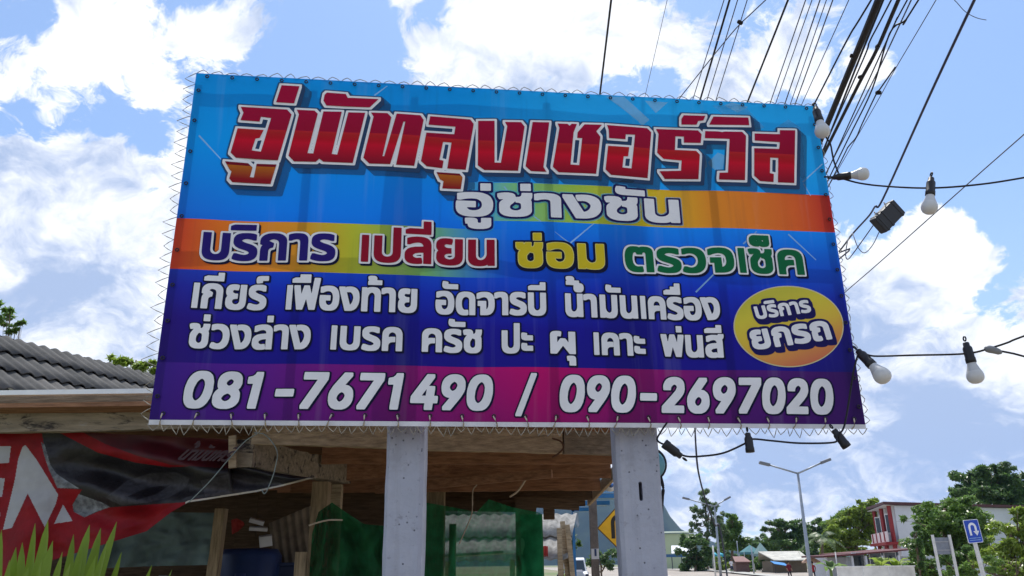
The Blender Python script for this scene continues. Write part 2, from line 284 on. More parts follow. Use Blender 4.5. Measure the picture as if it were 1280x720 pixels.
'า': (203, '118,0 118,195 115,216 112,224 107,231 100,236 92,239 69,242 52,241 27,235 5,224 5,264 17,269 25,272 43,276 65,279 90,279 113,275 123,272 139,262 146,255 152,247 157,237 160,227 163,201 163,0'),
'ำ': (203, '118,0 118,195 115,216 112,224 107,231 100,236 92,239 69,242 52,241 27,235 5,224 5,264 17,269 25,272 43,276 65,279 90,279 113,275 123,272 139,262 146,255 152,247 157,237 160,227 163,201 163,0|-80,306 -92,306 -102,308 -112,312 -120,317 -126,324 -130,331 -133,340 -134,351 -133,361 -130,370 -126,378 -120,384 -112,389 -102,393 -80,396 -58,393 -48,389 -40,384 -33,378 -29,370 -26,361 -25,351 -26,340 -29,331 -33,324 -40,317 -48,312 -58,308 -68,306|-80,329 -74,329 -65,332 -59,338 -56,346 -56,355 -59,363 -65,369 -69,371 -80,372 -90,371 -94,369 -98,366 -104,355 -104,346 -98,335 -94,332 -85,329'),
'ิ': (0, '-257,318 -257,337 -221,353 -45,353 -45,318'),
'ี': (0, '-257,318 -257,337 -221,353 -45,353 -45,318|-86,337 -86,394 -44,394 -44,337'),
'ื': (0, '-257,318 -257,337 -221,353 -45,353 -45,318|-154,337 -154,394 -117,394 -117,337|-81,337 -81,394 -45,394 -45,337'),
'ุ': (0, '-85,-131 -85,-72 -87,-68 -91,-66 -96,-65 -106,-67 -110,-37 -93,-33 -89,-33 -79,-32 -64,-34 -53,-40 -47,-50 -45,-63 -45,-131'),
'ู': (0, '-110,-133 -125,-132 -138,-129 -149,-125 -158,-120 -166,-113 -171,-104 -174,-95 -175,-71 -177,-66 -182,-64 -191,-65 -194,-35 -191,-34 -170,-32 -155,-34 -144,-40 -138,-50 -137,-56 -137,-80 -135,-88 -131,-96 -117,-102 -103,-102 -89,-96 -85,-88 -84,-84 -84,-34 -45,-34 -45,-82 -46,-94 -49,-104 -54,-112 -61,-120 -70,-125 -81,-129 -94,-132'),
'เ': (148, '103,-5 89,-4 77,-1 71,2 60,10 56,16 50,29 48,48 48,274 93,274 93,48 95,39 98,37 100,34 108,32 121,32 133,35 139,3 134,0 125,-3 111,-5'),
'็': (0, '-97,310 -110,311 -121,316 -129,323 -136,333 -161,312 -174,312 -186,315 -197,320 -206,326 -214,334 -219,343 -222,354 -224,367 -222,384 -219,392 -216,399 -201,414 -188,420 -174,423 -50,423 -50,393 -166,393 -180,386 -186,378 -188,365 -187,355 -183,348 -179,345 -170,341 -164,341 -136,366 -127,366 -121,351 -118,347 -111,341 -106,340 -93,341 -87,345 -83,351 -82,355 -82,366 -50,366 -50,348 -57,329 -62,322 -77,313'),
'่': (0, '-89,318 -89,423 -45,423 -45,318'),
'้': (0, '-184,318 -184,340 -169,343 -158,347 -146,355 -139,366 -139,373 -141,379 -145,383 -151,385 -160,385 -174,380 -184,407 -179,411 -168,416 -162,418 -146,420 -133,419 -124,417 -117,414 -111,409 -102,397 -100,389 -100,374 -101,368 -107,357 -111,352 -119,344 -124,341 -128,353 -29,353 -29,318'),
'์': (0, '-127,303 -130,309 -134,326 -135,335 -132,350 -124,363 -114,370 -100,374 -82,376 -14,376 -14,341 -75,341 -83,339 -89,335 -91,332 -93,325 -92,319 -88,309'),
'0': (227, '113,-3 87,0 76,5 65,12 47,31 40,43 34,57 30,72 25,107 24,127 25,147 30,182 40,211 48,223 56,234 65,242 76,249 87,254 100,257 113,258 127,257 139,254 151,249 171,234 179,223 186,211 197,182 202,147 203,127 202,107 197,72 186,43 179,31 171,21 162,12 151,5 140,0|113,25 131,28 138,32 145,37 157,52 165,72 168,84 170,97 172,127 170,157 168,170 165,182 157,203 145,218 138,223 131,227 113,230 96,227 88,223 75,211 65,193 56,157 55,143 56,97 65,61 75,44 88,32 96,28'),
'1': (227, '38,0 38,27 195,27 195,0|138,254 138,0 106,0 106,224 105,224 43,179 43,213 99,254'),
'2': (227, '32,0 32,24 117,114 146,147 153,158 159,174 160,180 159,198 157,204 150,214 142,222 131,227 112,230 98,228 86,224 73,212 69,207 65,195 64,181 33,181 33,192 35,202 43,221 55,237 72,248 91,255 112,258 124,257 144,252 153,248 169,237 181,223 188,205 191,186 188,166 179,145 168,129 153,111 76,30 76,28 195,28 195,0'),
'3': (227, '109,-3 98,-3 76,1 57,9 41,21 30,37 26,46 23,55 22,66 55,66 57,54 60,48 67,39 77,32 95,26 102,25 124,26 138,30 149,37 157,46 163,58 165,72 163,86 158,98 150,109 137,117 130,120 121,122 101,124 78,124 78,150 144,224 144,226 35,226 35,254 186,254 186,230 106,139 106,144 119,145 144,142 164,133 172,127 185,111 194,93 196,83 196,62 194,51 185,33 179,25 172,18 164,12 154,6 144,2 121,-3'),
'4': (227, '20,53 20,79 123,254 155,254 54,83 54,81 207,81 207,53|141,0 141,159 171,159 171,0'),
'5': (227, '111,-3 100,-3 89,-1 79,2 61,10 54,16 41,30 33,47 30,65 61,65 64,54 69,44 81,33 98,26 118,25 132,29 144,36 149,41 157,52 162,66 164,81 162,97 160,104 153,117 143,127 137,131 124,137 103,138 90,136 78,132 64,123 34,126 48,254 183,254 183,226 75,226 67,151 83,160 101,166 108,167 131,165 139,163 154,157 161,153 178,137 186,123 192,108 195,91 195,70 193,58 184,38 178,29 171,21 163,14 144,3 134,-1 123,-3'),
'6': (227, '113,-3 102,-3 91,-1 71,7 62,13 48,28 42,37 34,58 32,69 32,90 36,109 40,119 51,142 59,156 126,254 161,254 75,131 73,131 77,137 86,147 90,149 94,152 102,155 117,157 139,155 149,152 158,147 173,136 185,120 189,111 194,90 194,67 192,56 184,36 178,28 164,13 155,7 135,-1 125,-3|113,24 127,26 133,28 145,35 154,45 160,57 162,64 164,79 162,94 160,100 154,112 149,118 145,122 133,129 127,131 113,133 99,131 93,129 81,122 77,118 69,107 66,101 64,94 62,79 64,64 66,57 73,45 81,35 93,28 99,26'),
'7': (227, '48,0 162,224 162,226 31,226 31,254 195,254 195,224 82,0'),
'8': (227, '113,-3 101,-3 78,2 58,11 50,17 43,23 32,39 29,48 26,68 26,76 30,91 36,104 40,110 45,116 56,125 69,131 76,132 76,133 67,136 59,141 52,147 41,162 36,180 35,190 36,200 41,217 45,225 57,239 73,249 92,256 113,258 134,256 153,249 169,239 181,225 185,217 188,209 191,190 190,180 185,162 174,147 167,141 150,133 150,132 157,131 170,125 176,121 181,116 194,98 197,91 200,76 200,58 198,48 194,39 183,23 168,11 148,2 126,-3|113,25 129,26 142,30 148,33 158,41 167,57 168,63 167,83 161,94 153,104 135,114 128,116 113,118 98,116 91,114 73,104 62,89 59,83 58,76 59,57 61,51 68,41 78,33 84,30 97,26|113,145 126,146 137,150 142,153 154,165 158,176 160,188 158,200 151,215 138,225 126,229 113,230 106,230 94,227 89,225 79,218 72,210 68,200 66,188 68,176 72,165 79,157 84,153 94,148 100,146'),
'9': (227, '113,258 125,257 146,252 164,241 178,226 189,207 192,197 194,185 194,164 190,145 175,112 158,84 100,0 65,0 151,124 154,124 152,120 147,114 137,105 124,99 109,97 87,100 78,103 60,112 53,119 41,134 37,144 32,164 32,187 34,198 42,218 48,227 55,235 71,247 81,252 91,255|113,230 106,230 93,226 87,223 77,215 69,204 64,191 63,183 63,168 66,154 69,148 77,137 82,132 99,123 113,122 127,123 145,132 154,142 157,147 162,160 164,175 162,190 160,197 157,204 150,215 139,223 133,226 120,230'),
'-': (227, '168,122 168,94 57,94 57,122'),
'/': (125, '117,266 36,-38 7,-38 89,266'),
}
# ================================================================ the big service signboard
YAW = 0.118408925
SO = Vector((0.06357341, 4.44064972, CAMZ + 0.747179457)); SW, SH = 4.0, 2.13835669
sx = Vector((math.cos(YAW), math.sin(YAW), 0)); sn = Vector((math.sin(YAW), -math.cos(YAW), 0))   # along, towards camera
def uv(x, y):                       # photo pixel -> metres on the board (x from the middle, z from the bottom)
    d = ray(x, y); t = (SO - CAM).dot(sn) / d.dot(sn); p = CAM + d * t - SO
    return (p.dot(sx), p.z)
def wave(x, z):                     # soft ripples of the stretched sheet
    e = min(1, max(0, (SW / 2 - abs(x)) / .25)) * min(1, max(0, min(z, SH - z) / .2))
    return e * (.010 * math.sin(5.1 * x + .6 * math.sin(2.2 * z)) + .004 * math.sin(9.7 * x + 1.3 + .4 * z) + .004 * pnoise(Vector((x * 2.1, z * .9, 4))) ) + .0015 * pnoise(Vector((x * 8, z * 5, 1)))
board = thing('signboard', SO, 'big blue vinyl signboard with red Thai title and phone numbers, on two concrete posts', 'signboard', rot=(0, 0, YAW))
def onsheet(x, z, off): return Vector((x, -(off + wave(x, z)), z))
# --- the printed sheet
def print_material():
    m = bpy.data.materials.new('printed_vinyl'); m.use_nodes = True; q = NT(m.node_tree); b = q.n['Principled BSDF']
    tc = q.new('ShaderNodeUVMap').outputs[0]; sep = q.new('ShaderNodeSeparateXYZ'); q.l.new(tc, sep.inputs[0]); U, V = sep.outputs[0], sep.outputs[1]
    def nu(x, y): a = uv(x, y); return (a[0] / SW + .5, a[1] / SH)
    wob = q.math('MULTIPLY', q.math('SUBTRACT', q.noise(tc, 2.2, 2, .5), .5), .16)
    Vn = q.math('ADD', V, wob)
    base = q.ramp(Vn, [(0, (.008, .004, .15)), (.26, (.008, .006, .25)), (.36, (.006, .026, .42)), (.46, (.004, .09, .62)), (.58, (.002, .19, .78)), (.80, (.0, .27, .74)), (1.0, (.0, .24, .66))])
    glow = q.math('MULTIPLY', q.rng(U, .38, .62, smooth=True), q.rng(V, .42, .95, smooth=True))
    base = q.mix(q.math('MULTIPLY', glow, .55), base, (.02, .42, .86))
    edge = q.math('MULTIPLY', q.rng(U, .16, .0, smooth=True), q.rng(V, .75, .2))
    base = q.mix(q.math('MULTIPLY', edge, .55), base, (.03, .006, .12))
    edge2 = q.math('MULTIPLY', q.rng(U, .86, 1.0, smooth=True), q.rng(V, .6, .1))
    base = q.mix(q.math('MULTIPLY', edge2, .6), base, (.012, .010, .10))
    def band(y0l, y1l, stops, fade):   # (top pixel, bottom pixel) of the band, colours along u
        t = nu(*y0l)[1]; bt = nu(*y1l)[1]
        msk = q.math('MULTIPLY', q.math('LESS_THAN', V, t), q.math('GREATER_THAN', V, bt))
        return q.math('MULTIPLY', msk, fade), q.ramp(U, stops)
    f, c = band((230, 273), (215, 336), [(0, (.55, .045, .02)), (.06, (.62, .14, .015)), (.17, (.62, .26, .02)), (.25, (.42, .44, .03)), (.36, (.16, .40, .12)), (.46, (.03, .30, .45))], q.rng(U, .50, .34, smooth=True))
    base = q.mix(f, base, c)
    f, c = band((1000, 243), (1000, 289), [(.36, (.02, .36, .60)), (.48, (.16, .45, .20)), (.58, (.28, .46, .06)), (.68, (.55, .46, .015)), (.80, (.62, .22, .02)), (.94, (.58, .10, .02)), (1.0, (.45, .02, .02))], q.rng(U, .38, .50, smooth=True))
    base = q.mix(f, base, c)
    bot = q.math('LESS_THAN', V, nu(640, 459)[1])
    purple = q.ramp(U, [(0, (.035, .012, .22)), (.10, (.075, .010, .24)), (.30, (.20, .006, .17)), (.52, (.42, .002, .12)), (.66, (.28, .004, .14)), (.82, (.075, .008, .15)), (1.0, (.03, .006, .10))])
    purple = q.mix(q.rng(V, .17, 0.0, 0.0, .45), purple, (.03, .004, .09))
    base = q.mix(bot, base, purple)
    # soft vertical reflections painted into the vinyl colour as pale streaks, dark fold marks
    mp = q.new('ShaderNodeMapping'); mp.inputs['Scale'].default_value = (26, .8, 1); q.l.new(tc, mp.inputs[0])
    st = q.noise(mp.outputs[0], 1.0, 4, .6)
    base = q.mix(q.rng(st, .55, .78, 0, .10), base, (.5, .55, .62))
    base = q.mix(q.rng(st, .42, .25, 0, .28), base, (.006, .008, .05))
    q.put(b.inputs['Base Color'], base); b.inputs['Roughness'].default_value = .55; b.inputs['Specular IOR Level'].default_value = .16
    bn = q.new('ShaderNodeBump'); bn.inputs['Strength'].default_value = .25; bn.inputs['Distance'].default_value = .01
    q.put(bn.inputs['Height'], q.noise(mp.outputs[0], .5, 3, .5)); q.l.new(bn.outputs[0], b.inputs['Normal'])
    tr = q.new('ShaderNodeBsdfTranslucent'); q.put(tr.inputs[0], base); mx = q.new('ShaderNodeMixShader'); mx.inputs[0].default_value = .26
    q.l.new(b.outputs[0], mx.inputs[1]); q.l.new(tr.outputs[0], mx.inputs[2]); q.l.new(mx.outputs[0], q.n['Material Output'].inputs[0])
    return m
nx, nz = 160, 86
vs = []; uvs = []
for j in range(nz + 1):
    for i in range(nx + 1):
        x = -SW / 2 + SW * i / nx; z = SH * j / nz; vs.append(onsheet(x, z, 0)); uvs.append((i / nx, j / nz))
fs = [(j * (nx + 1) + i, j * (nx + 1) + i + 1, (j + 1) * (nx + 1) + i + 1, (j + 1) * (nx + 1) + i) for j in range(nz) for i in range(nx)]
me = bpy.data.meshes.new('printed_sheet'); me.from_pydata(vs, [], fs)
ul = me.uv_layers.new(name='UVMap')
for lp in me.loops: ul.data[lp.index].uv = uvs[lp.vertex_index]
sheet = meshobj('printed_sheet', me, print_material(), board, smooth=True)

# --- lettering: glyph outlines thickened into fat sign lettering
GLYPHS['เ'] = (118, '44,0 80,0 80,276 44,276')
GLYPHS['1'] = (227, '88,0 120,0 120,256 98,256 90,238 72,224 40,218 40,194 88,196')
def glyph_polys(ch): return [[tuple(map(int, p.split(','))) for p in c.split(' ')] for c in GLYPHS[ch][1].split('|')]
UPPER = set('ิีืั็ำ'); TONE = set('่้์'); LOWER = set('ุู')
def layout(text, lift=0, drop=0):   # polygons in font units
    pen = 0; out = []; prev_up = False
    tall = False
    for ci, ch in enumerate(text):
        am = text[ci + 1:ci + 2] == 'ำ'; dx = -95 if tall and (ch in UPPER or ch in TONE) else 0
        if ch == ' ': pen += 130; prev_up = False; continue
        adv = GLYPHS[ch][0]
        dy = 0
        if ch in TONE: dy = lift + (62 + lift * .35 if prev_up else 0) + (78 + lift * .2 if am else 0); dx -= 62 if am else 0
        elif ch in UPPER and ch != 'ำ': dy = lift
        elif ch in LOWER: dy = -drop
        pl = glyph_polys(ch)
        if ch in TONE: sq = .5 if ch == '่' else .85; pl = [[(x, 318 + (y - 318) * sq) for x, y in p] for p in pl]
        nxt_am = False
        for p in pl:
            q_ = dy
            if ch == 'ำ' and min(y for x, y in p) > 300: q_ = lift
            out.append([(x + pen + dx, y + q_) for x, y in p])
        if ch in UPPER and ch != 'ำ': prev_up = True
        elif adv > 0: prev_up = False
        if adv: tall = ch in 'ปฝฟ'
        pen += adv
    return out
class Field:
    """outside distance (rounded-square metric) to a set of polygons on a grid; iso-lines give outlines"""
    def __init__(s, polys, step, rmax, p=4.0, vy=1.0):
        a = np.array([q for pl in polys for q in pl]); s.st = step
        s.x0 = a[:, 0].min() - rmax - 3 * step; s.y0 = a[:, 1].min() - rmax - 3 * step
        s.nx = int((a[:, 0].max() + rmax + 3 * step - s.x0) / step) + 2; s.ny = int((a[:, 1].max() + rmax + 3 * step - s.y0) / step) + 2
        gx = s.x0 + step * np.arange(s.nx); gy = s.y0 + step * np.arange(s.ny)
        Fd = np.full((s.ny, s.nx), rmax * 1.5); wn = np.zeros((s.ny, s.nx), int)
        for pl in polys:
            n = len(pl)
            for i in range(n):
                (x1, y1), (x2, y2) = pl[i], pl[(i + 1) % n]
                L = math.hypot(x2 - x1, y2 - y1); m = max(1, int(L / (step * .6)))
                for t in range(m):
                    x = x1 + (x2 - x1) * t / m; y = y1 + (y2 - y1) * t / m
                    i0 = max(0, int((x - rmax - s.x0) / step)); i1 = min(s.nx, int((x + rmax - s.x0) / step) + 2)
                    j0 = max(0, int((y - rmax - s.y0) / step)); j1 = min(s.ny, int((y + rmax - s.y0) / step) + 2)
                    dx = np.abs(gx[i0:i1] - x) ** p; dy = (np.abs(gy[j0:j1] - y) / vy) ** p
                    w = Fd[j0:j1, i0:i1]; np.minimum(w, (dx[None, :] + dy[:, None]) ** (1 / p), out=w)
                if y1 != y2:
                    rows = np.where((gy >= min(y1, y2)) & (gy < max(y1, y2)))[0]
                    if len(rows):
                        xi = x1 + (gy[rows] - y1) * (x2 - x1) / (y2 - y1)
                        wn[rows] += (gx[None, :] > xi[:, None]) * (1 if y2 > y1 else -1)
        Fd[wn != 0] = -Fd[wn != 0]
        s.F = Fd; s.big = rmax * 1.5
    def shifted(s, shifts):          # union of translated copies (for cast lettering)
        G = s.F.copy()
        for dx, dy in shifts:
            a, b = round(dx / s.st), round(dy / s.st)
            T = np.full_like(s.F, s.big); H, Wd = s.F.shape
            T[max(0, b):H + min(0, b), max(0, a):Wd + min(0, a)] = s.F[max(0, -b):H + min(0, -b), max(0, -a):Wd + min(0, -a)]
            G = np.minimum(G, T)
        o = object.__new__(Field); o.__dict__.update(s.__dict__); o.F = G; return o
    def loops(s, lev):
        F = s.F - lev; F[np.abs(F) < 1e-9] = 1e-9
        F[0, :] = F[-1, :] = s.big; F[:, 0] = F[:, -1] = s.big
        I = F < 0
        mixed = (I[:-1, :-1].astype(int) + I[1:, :-1] + I[:-1, 1:] + I[1:, 1:])
        nxt = {}; P = {}
        def ept(j, i, hv):
            key = (j, i, hv)
            if key not in P:
                if hv == 0: t = F[j, i] / (F[j, i] - F[j, i + 1]); P[key] = (s.x0 + s.st * (i + t), s.y0 + s.st * j)
                else: t = F[j, i] / (F[j, i] - F[j + 1, i]); P[key] = (s.x0 + s.st * i, s.y0 + s.st * (j + t))
            return key
        for j, i in zip(*np.where((mixed > 0) & (mixed < 4))):
            c = (I[j, i], I[j, i + 1], I[j + 1, i + 1], I[j + 1, i])
            e = ((j, i, 0), (j, i + 1, 1), (j + 1, i, 0), (j, i, 1))     # edges between corners 01,12,23,30
            starts = [q for q in range(4) if c[q] and not c[(q + 1) % 4]]; ends = [q for q in range(4) if not c[q] and c[(q + 1) % 4]]
            if len(starts) == 1: pr = [(starts[0], ends[0])]
            else: pr = [(a, max(ends, key=lambda b: (b - a) % 4 == 3)) for a in starts]
            for a, b in pr: nxt[ept(*e[a])] = ept(*e[b])
        out = []; seen = set()
        for k0 in list(nxt):
            if k0 in seen: continue
            lp = []; kk = k0
            while kk not in seen and kk in nxt: seen.add(kk); lp.append(P[kk]); kk = nxt[kk]
            if len(lp) > 5:
                lp = simplify(lp, s.st * .16)
                if len(lp) > 2: out.append(lp)
        return out
def simplify(p, tol):
    n = len(p); a = np.array(p); k2 = int(np.argmax(((a - a[0]) ** 2).sum(1)))
    def dp(i, j, keep):
        st = [(i, j)]
        while st:
            i, j = st.pop()
            if j - i < 2: continue
            A, B = a[i], a[j % n]; d = B - A; L = np.hypot(*d) or 1e-12
            q = a[i + 1:j]; dd = np.abs(d[0] * (q[:, 1] - A[1]) - d[1] * (q[:, 0] - A[0])) / L; m = int(np.argmax(dd))
            if dd[m] > tol: keep.add(i + 1 + m); st += [(i, i + 1 + m), (i + 1 + m, j)]
    keep = {0, k2}; dp(0, k2, keep); dp(k2, n, keep)
    return [p[i] for i in sorted(keep)]
def fill_mesh(name, loops, place):
    """triangles between the loops (even-odd), each vertex moved onto the sheet"""
    vs = []; es = []
    for lp in loops:
        b = len(vs); n = len(lp); vs += [Vector(p) for p in lp]; es += [(b + i, b + (i + 1) % n) for i in range(n)]
    a = np.array(vs)[:, :2]; lo = a.min(0); hi = a.max(0); gstep = .055       # inner points, so the fill follows the ripples of the sheet
    b = np.concatenate([np.array(lp) for lp in loops])
    for gx in np.arange(lo[0] + gstep / 2, hi[0], gstep):
        for gy in np.arange(lo[1] + gstep / 2, hi[1], gstep):
            if ((b[:, 0] - gx) ** 2 + (b[:, 1] - gy) ** 2).min() > .010 ** 2: vs.append(Vector((gx, gy)))
    ov, _, ot, _, _, _ = cdt(vs, es, [], 0, 1e-7)
    P = np.array([tuple(v) for v in ov]); T = np.array([t for t in ot if len(t) == 3])
    C = P[T].mean(1); ins = np.zeros(len(T), bool)
    for lp in loops:
        a = np.array(lp); b = np.roll(a, -1, 0)
        for (x1, y1), (x2, y2) in zip(a, b):
            if y1 == y2: continue
            c = (C[:, 1] > min(y1, y2)) & (C[:, 1] <= max(y1, y2))
            ins ^= c & (C[:, 0] < x1 + (C[:, 1] - y1) * (x2 - x1) / (y2 - y1))
    T = T[ins]
    me = bpy.data.meshes.new(name); me.from_pydata([place(x, y) for x, y in P], [], T.tolist())
    bm = bmesh.new(); bm.from_mesh(me); bmesh.ops.delete(bm, geom=[v for v in bm.verts if not v.link_faces], context='VERTS'); bm.to_mesh(me); bm.free()
    return me
def orient(me, nrm):                 # every face looks along nrm
    bm = bmesh.new(); bm.from_mesh(me)
    fl = [f for f in bm.faces if f.normal.dot(nrm) < 0]
    bmesh.ops.reverse_faces(bm, faces=fl); bm.to_mesh(me); bm.free()
def letters(name, loops, off, m, parent, host=None):
    me = fill_mesh(name, loops, lambda x, z: onsheet(x, z, off)); orient(me, Vector((0, -1, 0)))
    return meshobj(name, me, m, parent)
def ink(name, c, rough=.55, tr=.10): return mat(name, c, rough, .12, vary=.10, scale=3, transl=tr)
WHITE = ink('white_print', (.82, .82, .86)); NAVY = ink('navy_print', (.010, .008, .10)); DNAVY = ink('dark_navy_print', (.004, .006, .035))
INDIGO = ink('indigo_print', (.020, .010, .17)); CRIMSON = ink('crimson_print', (.30, .004, .025)); YELLOW = ink('yellow_print', (.66, .52, .02)); GREEN = ink('green_print', (.004, .14, .05))
def word(text, bl, br, h, bold, shear=0.0, lift=None):
    """text between two baseline pixels; h pixel height of a consonant, bold pixel half growth; gives a Field on the sheet"""
    a = Vector(uv(*bl)); b = Vector(uv(*br)); top = Vector(uv(bl[0], bl[1] - h)); hm = (top - a).y
    px = (b - a).length / math.hypot(br[0] - bl[0], br[1] - bl[1]); r = bold * hm / h
    digits = text[0] in '0123456789/'
    body = 256 if digits else 279
    fac = (hm - 1.84 * r) / body
    pl = layout(text, 0 if digits else 1.15 * r / fac, 1.3 * r / fac)
    xs = [x for p in pl for x, y in p]; x0, x1 = min(xs), max(xs)
    if digits or shear: pass
    ex = (b - a).normalized(); wid = (b - a).length - 2 * r
    sh = shear
    tilt_ex = ex; ey = Vector((-ex.y, ex.x))
    def T(x, y):
        yy = .92 * r + y * fac; xx = r + (x - x0) / (x1 - x0) * wid + sh * (yy - r)
        p = a + tilt_ex * xx + ey * yy; return (p.x, p.y)
    return [[T(x, y) for x, y in p] for p in pl], r
# ---- line by line
def line(name, words, layers, step=.0022, extra=.03):
    """words: list of word() args; layers: (growth in metres beyond the bold outline, offset, material, shifts)"""
    for wd in words:
        pl, r = word(*wd); fld = Field(pl, step, r + extra, p=6.0, vy=.92); root = None
        for i in reversed(range(len(layers))):
            g, off, m, sh = layers[i]
            f2 = fld.shifted(sh) if sh else fld
            root_ = letters(name if root is None else ('outline' if i else 'cast_edge'), f2.loops(r + g), off, m, root or board)
            root = root or root_
# second line under the title
line('name_lettering', [('อู่ช่างชัน', (569.5, 269), (851, 278.5), 30.5, 2.5)],
     [(.020, .0035, mat('pale_glow_print', (.05, .42, .80), vary=.1, alpha=.45), None), (.013, .005, NAVY, None), (0, .007, WHITE, None)])
lift_shadow = [(.004, -.004), (.008, -.008)]
line('service_lettering', [('บริการ', (251, 324.5), (419, 327.5), 35, 2.0)], [(.013, .003, DNAVY, [(.006, -.006), (.012, -.010)]), (.012, .005, WHITE, None), (0, .007, INDIGO, None)])
line('change_lettering', [('เปลี่ยน', (451, 328), (618.5, 332.5), 34, 2.0)], [(.013, .003, DNAVY, [(.006, -.006), (.012, -.010)]), (.012, .005, WHITE, None), (0, .007, CRIMSON, None)])
line('repair_lettering', [('ซ่อม', (645.5, 335), (756, 336.8), 31.5, 1.9)], [(.018, .003, DNAVY, [(.005, -.006)]), (.004, .005, mat('pale_yellow_print', (.75, .68, .2), vary=.1), None), (0, .007, YELLOW, None)])
line('check_lettering', [('ตรวจเช็ค', (782, 339.5), (1006, 344), 32, 1.9)], [(.013, .003, DNAVY, [(.006, -.006), (.012, -.010)]), (.011, .005, WHITE, None), (0, .007, GREEN, None)])
sh3 = [(.004, -.004)]
line('parts_lettering', [('เกียร์', (239, 385), (332.5, 387.5), 32, 1.78), ('เฟืองท้าย', (357, 387.5), (521, 391.5), 31, 1.78), ('อัดจารบี', (544, 392.3), (682.5, 395.8), 29.5, 1.78), ('น้ำมันเครื่อง', (706.5, 396.5), (900.5, 400.8), 29.5, 1.78)],
     [(.007, .004, DNAVY, sh3), (0, .006, WHITE, None)])
line('work_lettering', [('ช่วงล่าง', (234, 435), (387.5, 437.7), 31.5, 1.78), ('เบรค', (413, 437.7), (502.5, 439.7), 30.5, 1.78), ('ครัช', (527, 439.8), (602.5, 441), 30, 1.78), ('ปะ', (627, 441.8), (666, 442.6), 29, 1.78), ('ผุ', (687.5, 442.8), (719.5, 443.4), 28.5, 1.78), ('เคาะ', (742.5, 444), (807.5, 445.5), 28.5, 1.78), ('พ่นสี', (827.5, 445.3), (906, 447.6), 28.5, 1.78)],
     [(.007, .004, DNAVY, sh3), (0, .006, WHITE, None)])
line('phone_lettering', [('081-7671490', (225, 510.3), (613, 513.3), 47, 2.8, .15), ('/', (645, 514), (664, 514.5), 46, 1.6, .15), ('090-2697020', (697, 515), (1041.5, 518.3), 46, 2.8, .15)],
     [(.007, .004, DNAVY, [(.004, -.003)]), (0, .006, WHITE, None)])
# ---- the oval badge
def px_loop(pts): return [uv(*p) for p in pts]
bc = (985, 408.5)
ell = lambda rx, ry: [px_loop([(bc[0] + rx * math.cos(2 * math.pi * i / 72), bc[1] + ry * math.sin(2 * math.pi * i / 72)) for i in range(72)])]
def badge_mat():
    m = bpy.data.materials.new('badge_print'); m.use_nodes = True; q = NT(m.node_tree); b = q.n['Principled BSDF']
    sep = q.new('ShaderNodeSeparateXYZ'); q.l.new(q.new('ShaderNodeTexCoord').outputs['Object'], sep.inputs[0])
    c0 = uv(*bc); v = q.math('ADD', q.math('MULTIPLY', q.math('SUBTRACT', sep.outputs[0], c0[0]), -.35), q.math('SUBTRACT', sep.outputs[2], c0[1]))
    q.put(b.inputs['Base Color'], q.ramp(q.rng(v, -.26, .22), [(0, (.55, .12, .04)), (.22, (.62, .24, .03)), (.48, (.64, .42, .015)), (.8, (.60, .50, .01)), (1, (.50, .45, .01))]))
    b.inputs['Roughness'].default_value = .5; return m
badge = letters('oval_badge', ell(69.3, 51.0), .004, mat('badge_rim_print', (.62, .55, .30), vary=.05), board)
letters('badge_face', ell(67.8, 49.6), .0055, badge_mat(), badge)
for nm, tx, bl, br, h, bo in (('badge_small_lettering', 'บริการ', (944.3, 400.5), (1014.5, 390.3), 16, 1.0), ('badge_big_lettering', 'ยกรถ', (940, 439), (1040, 424), 24.5, 1.75)):
    pl, r = word(tx, bl, br, h, bo); f = Field(pl, .0018, r + .085)
    letters('badge_outline', f.shifted([(.003 * i, -.005 * i) for i in range(1, 5)]).loops(r + .015), .007, NAVY, badge)
    letters(nm, f.loops(r), .009, WHITE, badge)
